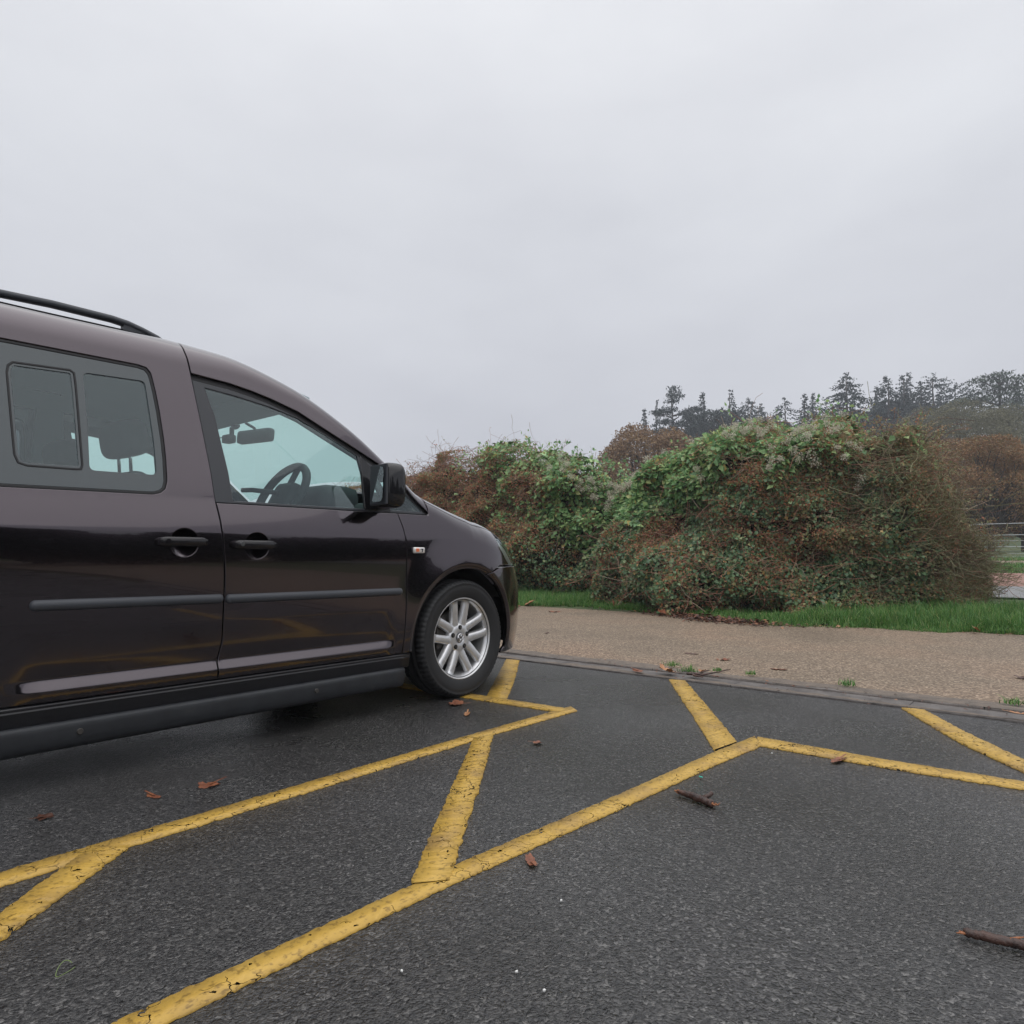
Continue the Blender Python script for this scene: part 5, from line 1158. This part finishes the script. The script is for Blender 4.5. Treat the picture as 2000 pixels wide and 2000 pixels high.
tree(1990, 57, 772, 'rightmost broad olive brown tree at the picture edge', DOME(5.0, 'oliveleaf', 26000, .16, 15, z0=.0, holes=.1, sq=.4), GO, 'tree', 'autumn_tree')
GR = 'rust coloured trees behind the fence'
tree(1868, 38, 838, 'rust brown tree behind the right end of the thorn bush', DOME(2.7, 'rustleaf', 26000, .10, 16, z0=.0, holes=.1, sq=.45), GR, 'tree', 'autumn_tree')
tree(1935, 35, 842, 'rust brown tree directly behind the metal fence', DOME(2.6, 'rustleaf', 26000, .10, 17, z0=.0, holes=.1, sq=.45), GR, 'tree', 'autumn_tree')
tree(2000, 36, 850, 'rust brown tree behind the fence, cut by the right picture edge', DOME(2.7, 'rustleaf', 26000, .10, 18, z0=.0, holes=.1, sq=.45), GR, 'tree', 'autumn_tree')
tree(1800, 40, 880, 'low rust brown tree showing over the right shoulder of the bush', DOME(2.4, 'rustleaf', 16000, .10, 19, z0=.0, holes=.1, sq=.45), GR, 'tree', 'autumn_tree')
# woodland across the car park behind the camera: it shows only mirrored in the car's doors
c = []
for k_ in range(34):
    x = -14 + k_ * 1.6 + rng.uniform(-.6, .6); y = -21 + rng.uniform(-1.5, 1.5) - .03 * abs(x); h = 3.2 + 1.9 * noise1(k_ * .5, 91) + rng.uniform(-.3, .3); R = rng.uniform(1.3, 2.0)
    u = rdir(2600); c.append(np.array([x, y, h * .52]) + u * np.array([R, R, h * .5]) * (1 - rng.exponential(.12, 2600))[:, None])
c = np.concatenate(c); tag(leafset('woodland', c, rng.uniform(.2, .4, len(c)), M['oakleaf'], None, .3, .6), kind='stuff')

# metal field fence on the right
FE = thing('field_fence', 'low galvanised metal rail fence on the grass beyond the right bush', 'fence', (26.6, -1, .7))
M['galv'] = mat('galvanised_steel', (.42, .43, .44), .45, .7)
zb = float(GZ(26.6, -1)) + .02
FE.location = (0, 0, 0)
for v_ in (1024, 1046, 1057, 1068.5, 1081.5, 1088):
    z = zat(v_, 24.3); tube_obj('rail', [(26.6, -9, z), (26.6, 3, z)], .017 if v_ in (1024, 1046, 1068.5, 1088) else .011, M['galv'], FE, 6)
for y in (-7.4, -5.0, -2.6, -.25, -.13, 2.2):
    tube_obj('post', [(26.62, y, zb - .3), (26.62, y, zat(1023, 24.3))], .02, M['galv'], FE, 6)

# ------------------------------------------------------------------ small things on the ground
def leaf_outline(kind, g):
    if kind == 'maple':
        a = np.linspace(0, 2 * PI, 41)[:-1]; r = .5 * (.62 + .30 * np.abs(np.cos(2.5 * (a - PI / 2))) ** 1.3 + .07 * np.cos(15 * a)); r *= 1 - .15 * (np.sin(a) < -.6)
    else:
        a = np.linspace(0, 2 * PI, 41)[:-1]; r = .5 * (.52 + .42 * np.abs(np.sin(a)) + .10 * np.cos(9 * a + 1))
    return np.stack([r * np.cos(a), r * np.sin(a)], 1) * (1 if kind == 'maple' else np.array([.6, 1.1]))
M['deadleaf'] = mat('dead_leaf', (.2, .07, .03), .5); noise_on(M['deadleaf'], 25, [(.3, (.10, .035, .02)), (.55, (.22, .075, .035)), (.8, (.32, .14, .06))], detail=6)
M['deadleaf2'] = mat('pale_dead_leaf', (.4, .22, .1), .5); noise_on(M['deadleaf2'], 25, [(.3, (.22, .09, .04)), (.55, (.42, .20, .09)), (.8, (.50, .30, .15))], detail=6)
M['deadleaf3'] = mat('dark_dead_leaf', (.06, .03, .02), .4); noise_on(M['deadleaf3'], 25, [(.3, (.05, .022, .015)), (.7, (.11, .045, .028))], detail=6)
GL_ = 'fallen leaves on the tarmac and path'
def fallen(x, y, z, size, kind, mt, label, curl=.25, tilt=0, rot=None, seed=0, stand=0):
    g = np.random.default_rng(seed + int(abs(x * 1000))); o = leaf_outline(kind, g) * size; n = len(o)
    cz = lambda p: curl * size * ((p[:, 0] / size * 1.6) ** 2 * .9 + (p[:, 1] / size * 1.4) ** 2 * .5) + .035 * size * np.sin(p[:, 0] / size * 14 + seed)
    V = [np.c_[o, cz(o)], np.c_[o * .55, cz(o * .55)], [[0, 0, 0]]]; V = np.concatenate(V); i = np.arange(n); j = (i + 1) % n
    F = [np.stack([i, j, j + n, i + n], 1), np.stack([i + n, j + n, np.full(n, 2 * n)], 1)]
    st = np.array([[-.004, 0, .003], [.004, 0, .003], [.003, -.75, .010], [-.003, -.75, .010]]) * np.array([size * 6 if False else 1, size, 1]); V = np.concatenate([V, st]); F.append(np.array([[2 * n + 1, 2 * n + 2, 2 * n + 3]])); F.append(np.array([[2 * n + 1, 2 * n + 3, 2 * n + 4]]))
    ob = mesh_np('fallen_leaf', V, F, M[mt], None, True, (x, y, z + .004 + (.5 * size if stand else 0)))
    ob.rotation_euler = (tilt + (1.35 if stand else 0), .12 * math.sin(seed * 3), rot if rot is not None else seed * 1.7)
    return tag(ob, label, 'leaf', GL_)
K = fallen
K(-1.57, -1.24, 0, .085, 'maple', 'deadleaf', 'largest red brown leaf on the dark tarmac beside the car sill', .1, seed=1)
K(-1.73, -1.21, 0, .06, 'oak', 'deadleaf', 'small flat red leaf just left of the largest leaf by the car sill', .05, seed=2)
K(-2.01, -1.15, 0, .06, 'maple', 'deadleaf3', 'dull dark leaf on the tarmac near the left picture edge', .05, seed=3)
K(-.16, -.98, 0, .10, 'maple', 'deadleaf', 'curled brown leaf behind the front wheel beside the yellow bay corner', .3, seed=4)
K(-.28, -1.17, 0, .07, 'oak', 'deadleaf2', 'pale scrap of leaf inside the yellow corner by the front wheel', .08, seed=5)
K(-.48, -1.75, 0, .05, 'maple', 'deadleaf', 'small orange leaf right of the yellow hatch stripe top', .35, seed=6)
K(-1.34, -2.40, 0, .062, 'oak', 'deadleaf', 'red brown leaf below the long near yellow line', .3, seed=7)
K(1.30, -1.40, .03, .135, 'maple', 'deadleaf2', 'biggest orange leaf lying on the kerb above the yellow hatch end', .4, .25, seed=8)
K(1.25, -1.22, .02, .10, 'oak', 'deadleaf', 'flat pinkish leaf on the kerb left of the biggest orange leaf', .1, seed=9)
K(1.42, -1.58, .03, .07, 'maple', 'deadleaf2', 'curled orange leaf at the end of the dark twig debris on the kerb', .5, seed=10)
K(1.30, -1.72, .03, .055, 'oak', 'deadleaf', 'small reddish leaf right of the dark twig debris on the kerb', .3, seed=11)
K(2.70, .61, .012, .06, 'oak', 'deadleaf3', 'dark leaf alone on the path near the car bumper', .3, seed=12)
K(2.26, -1.11, .012, .11, 'oak', 'deadleaf3', 'dark flat leaf on the path above the kerb weeds', .05, seed=13)
K(2.12, -1.42, .012, .12, 'maple', 'deadleaf', 'flat orange leaf on the path right of the dark flat one', .05, seed=14)
K(1.93, -1.88, .012, .10, 'oak', 'deadleaf', 'thin red leaf on the path, rightmost of the three near the kerb', .1, seed=15)
K(5.75, 3.95, .03, .17, 'maple', 'deadleaf', 'rust leaf standing upright in the grass edge next to the bumper', .3, seed=16, rot=.9, stand=1)
K(5.55, 3.10, .05, .20, 'maple', 'deadleaf2', 'bright orange leaf lying up on the grass edge', .3, .5, seed=17)
K(5.35, 3.15, .012, .15, 'oak', 'deadleaf', 'brown leaf at the path edge under the bright orange one', .3, seed=18)
K(5.30, 3.98, .012, .15, 'oak', 'deadleaf', 'leaf on the path edge touching the outline of the bumper', .25, seed=19)
K(4.9, 2.15, .012, .2, 'maple', 'deadleaf', 'flat reddish leaf on the path below the bright orange one', .06, seed=20)
K(5.55, 1.62, .05, .14, 'maple', 'deadleaf', 'upright brown leaf in the grass edge left of the leaf litter', .3, seed=21, stand=1, rot=.6)
K(5.25, .72, .06, .14, 'maple', 'deadleaf', 'orange leaf on top of the leaf litter under the bush', .3, .4, seed=22)
K(.04, -2.74, .004, .085, 'oak', 'deadleaf', 'faint flat leaf touching the yellow line on the right', .05, seed=23)
K(1.24, -3.20, .03, .09, 'oak', 'deadleaf2', 'orange leaf on the kerb at the right picture edge', .3, seed=24)
K(2.55, -3.13, .012, .10, 'maple', 'deadleaf3', 'dark leaf on the path at the right picture edge', .3, seed=25)
K(5.35, -2.6, .05, .10, 'maple', 'deadleaf2', 'pale leaf in the grass edge at the right', .3, .6, seed=26)
# leaf litter under the right bush
n = 1500; y = rng.normal(.1, .55, n); x = EDGE(y) + .10 + rng.normal(0, .16, n) + .1 * rng.random(n); L = rng.uniform(.02, .075, n)
M['litter'] = leaf_mat('litter', [(0, (.035, .02, .015)), (.4, (.08, .035, .022)), (.8, (.17, .065, .035)), (1, (.32, .16, .08))], .6, 0)
nr = unit(rdir(n) * .5 + np.array([0, 0, 1.])); ax = rdir(n); ax = unit(ax - nr * np.sum(nr * ax, 1, keepdims=True))
tag(cards_obj('leaf_litter', np.c_[x, y, np.maximum(GZ(x, y), .012) + .008 + .02 * rng.random(n)], ax, nr, L, L * .6, M['litter'], None, .1), kind='stuff')
n = 420; y = rng.uniform(-5, 4, n); x = EDGE(y) + .02 + rng.normal(0, .10, n); L = rng.uniform(.015, .05, n)
nr = unit(rdir(n) * .4 + np.array([0, 0, 1.])); ax = rdir(n); ax = unit(ax - nr * np.sum(nr * ax, 1, keepdims=True))
tag(cards_obj('edge_litter', np.c_[x, y, np.maximum(GZ(x, y), .012) + .006 + .01 * rng.random(n)], ax, nr, L, L * .5, M['litter'], None, .1), kind='stuff')
n = 260; y = rng.uniform(-5, 3, n); x = rng.normal(1.33, .09, n); L = rng.uniform(.008, .03, n)
nr = unit(rdir(n) * .3 + np.array([0, 0, 1.])); ax = rdir(n); ax = unit(ax - nr * np.sum(nr * ax, 1, keepdims=True))
tag(cards_obj('kerb_litter', np.c_[x, y, np.full(n, .028)], ax, nr, L, L * .5, M['litter'], None, .1), kind='stuff')
# weeds along the kerb
for x, y, s_, lab in ((1.58, -1.30, .045, 'small green weed tuft on the path edge above the big orange kerb leaf'), (1.42, -1.49, .055, 'bushiest green weed tuft on the kerb beside the twig debris'), (1.56, -1.62, .03, 'thin little weed on the path edge over the twig debris'), (1.57, -1.83, .03, 'low flat weed right of the twig debris'), (1.57, -2.39, .05, 'weed tuft on the kerb halfway to the right edge'), (1.56, -3.16, .05, 'weed tuft on the kerb nearest the right edge')):
    k = 70; a = rng.normal(size=(k, 2)) * s_ * .5
    tag(blades(k, a[:, 0], a[:, 1], np.zeros(k), rng.uniform(.4, 1.1, k) * s_, np.full(k, .0022), 'weed_tuft', M['grass'], None, .9), lab, 'weed', 'weeds along the kerb').location = (x, y, .024)
# sticks
def rough_stick(name, pts, r, mt, parent=None, sides=9, seed=0):
    g = np.random.default_rng(seed); pts = np.array(pts, float); r = np.array(r, float); n = 34; d = np.linspace(0, len(pts) - 1, n); i0 = np.minimum(d.astype(int), len(pts) - 2); f = (d - i0)[:, None]
    p = pts[i0] * (1 - f) + pts[i0 + 1] * f + g.normal(size=(n, 3)) * .0007; q = (r[i0] * (1 - f[:, 0]) + r[i0 + 1] * f[:, 0]) * (1 + .10 * g.normal(size=n)); q[0] *= .6; q[-1] *= .55
    V, F = tubes(p[None], q[None], sides); V = V + g.normal(size=V.shape) * .0006
    return mesh_np(name, V, F, mt, parent, True)
def splinters(name, at, dr, mt, parent, seed):
    g = np.random.default_rng(seed); dr = unit(np.array(dr, float))
    for k in range(4):
        a = np.array(at) + g.normal(size=3) * .003; l = g.uniform(.006, .016)
        tube_obj(name, [a - dr * .004, a + dr * l * .5 + g.normal(size=3) * .001, a + dr * l + g.normal(size=3) * .002], [.003, .0022, .0006], mt, parent, 5)
M['stick'] = mat('wet_bark', (.05, .03, .025), .45); noise_on(M['stick'], 40, [(.35, (.028, .018, .016)), (.6, (.075, .036, .026)), (.8, (.14, .06, .035))], detail=6); bump_on(M['stick'], 160, .6, .003)
M['wood'] = mat('torn_wood', (.32, .13, .06), .7)
s1 = rough_stick('broken_stick', [(-.664, -2.452, .012), (-.672, -2.485, .013), (-.681, -2.52, .013), (-.692, -2.555, .012), (-.699, -2.585, .011)], [.007, .0095, .010, .0115, .010], M['stick'], None, 9)
tag(s1, 'short broken stick with a side stub lying on the tarmac', 'stick')
tube_obj('stub', [(-.684, -2.545, .015), (-.668, -2.556, .022), (-.655, -2.562, .028)], [.008, .007, .006], M['stick'], s1, 7)
splinters('torn_end', (-.699, -2.584, .011), (-.2, -1, .05), M['wood'], s1, 3); splinters('torn_end', (-.665, -2.455, .012), (.3, 1, .1), M['wood'], s1, 4)
s2 = rough_stick('fallen_branch', [(-1.055, -3.255, .012), (-1.050, -3.285, .013), (-1.043, -3.33, .012), (-1.037, -3.375, .013), (-1.034, -3.43, .012), (-1.025, -3.50, .012)], [.0085, .0095, .0085, .0095, .009, .008], M['stick'], None, 9)
tag(s2, 'long dark twig with a torn orange end at the lower right edge', 'stick')
splinters('torn_end', (-1.056, -3.256, .012), (-.2, 1, .05), M['wood'], s2, 5)
tube_obj('side_shoot', [(-1.043, -3.33, .018), (-1.036, -3.342, .022), (-1.03, -3.352, .024)], [.003, .0022, .001], M['wood'], s2, 6)
tw = rough_stick('twig_debris', [(1.30, -1.53, .03), (1.31, -1.58, .034), (1.30, -1.63, .033), (1.34, -1.70, .05), (1.44, -1.76, .065)], [.008, .010, .007, .004, .0025], M['stick'], None, 7)
tag(tw, 'dark rotting twig on the kerb right of the bushiest weed', 'twig')
tube_obj('side_shoot', [(1.31, -1.56, .035), (1.27, -1.60, .03), (1.26, -1.66, .03)], [.007, .007, .004], M['stick'], tw, 6)
tube_obj('side_shoot', [(1.31, -1.60, .035), (1.35, -1.63, .05), (1.37, -1.65, .055)], [.005, .004, .003], M['stick'], tw, 6)
M['stem'] = mat('green_stem', (.16, .22, .08), .5)
a = np.linspace(.3, 5.6, 22)
tag(tube_obj('grass_stem', np.stack([-2.228 + .014 * np.cos(a), -2.035 + .019 * np.sin(a) * (1 + .3 * np.cos(a)), .006 + .006 * np.sin(a * 1.5)], 1), .0008, M['stem'], None, 5), 'thin green grass stem curled in a loop on the tarmac', 'grass stem')
bm = bmesh.new(); box(bm, (0, 0, 0), (.010, .012, .004), Euler((.2, .3, .5)).to_matrix(), .001)
M['turq'] = mat('turquoise_plastic', (.05, .55, .42), .4)
tag(bm_obj('plastic_scrap', bm, M['turq'], None, False, (-.47, -2.44, .008)), 'tiny turquoise scrap of plastic below the yellow line', 'litter')
M['chip'] = mat('white_stone', (.7, .7, .68), .6)
for (x, y), lab in (((-1.84, -2.50), 'white stone chip left of the other chips in the foreground'), ((-1.71, -2.66), 'white stone chip in the middle of the foreground'), ((-1.72, -2.73), 'white stone chip nearest the bottom edge'), ((-1.45, -2.57), 'small white stone chip under the near yellow line'), ((-.02, -2.52), 'white chip against the yellow corner on the right')):
    bm = bmesh.new(); bmesh.ops.create_icosphere(bm, subdivisions=1, radius=.0032)
    for v_ in bm.verts: v_.co *= random.uniform(.75, 1.2)
    tag(bm_obj('stone_chip', bm, M['chip'], None, False, (x, y, .005)), lab, 'stone', 'white chips on the tarmac')

# ------------------------------------------------------------------ damp air
HZ = bpy.data.materials.new('damp_air'); HZ.use_nodes = True; t = HZ.node_tree; t.nodes.clear()
o = nd(t, 'ShaderNodeOutputMaterial'); pv = nd(t, 'ShaderNodeVolumePrincipled'); pv.inputs['Color'].default_value = (.86, .90, .97, 1); pv.inputs['Density'].default_value = .0017; pv.inputs['Anisotropy'].default_value = .2
t.links.new(pv.outputs[0], o.inputs['Volume'])
bm = bmesh.new(); box(bm, (60, 40, 16), (366, 326, 36))
tag(bm_obj('haze', bm, HZ), kind='stuff')
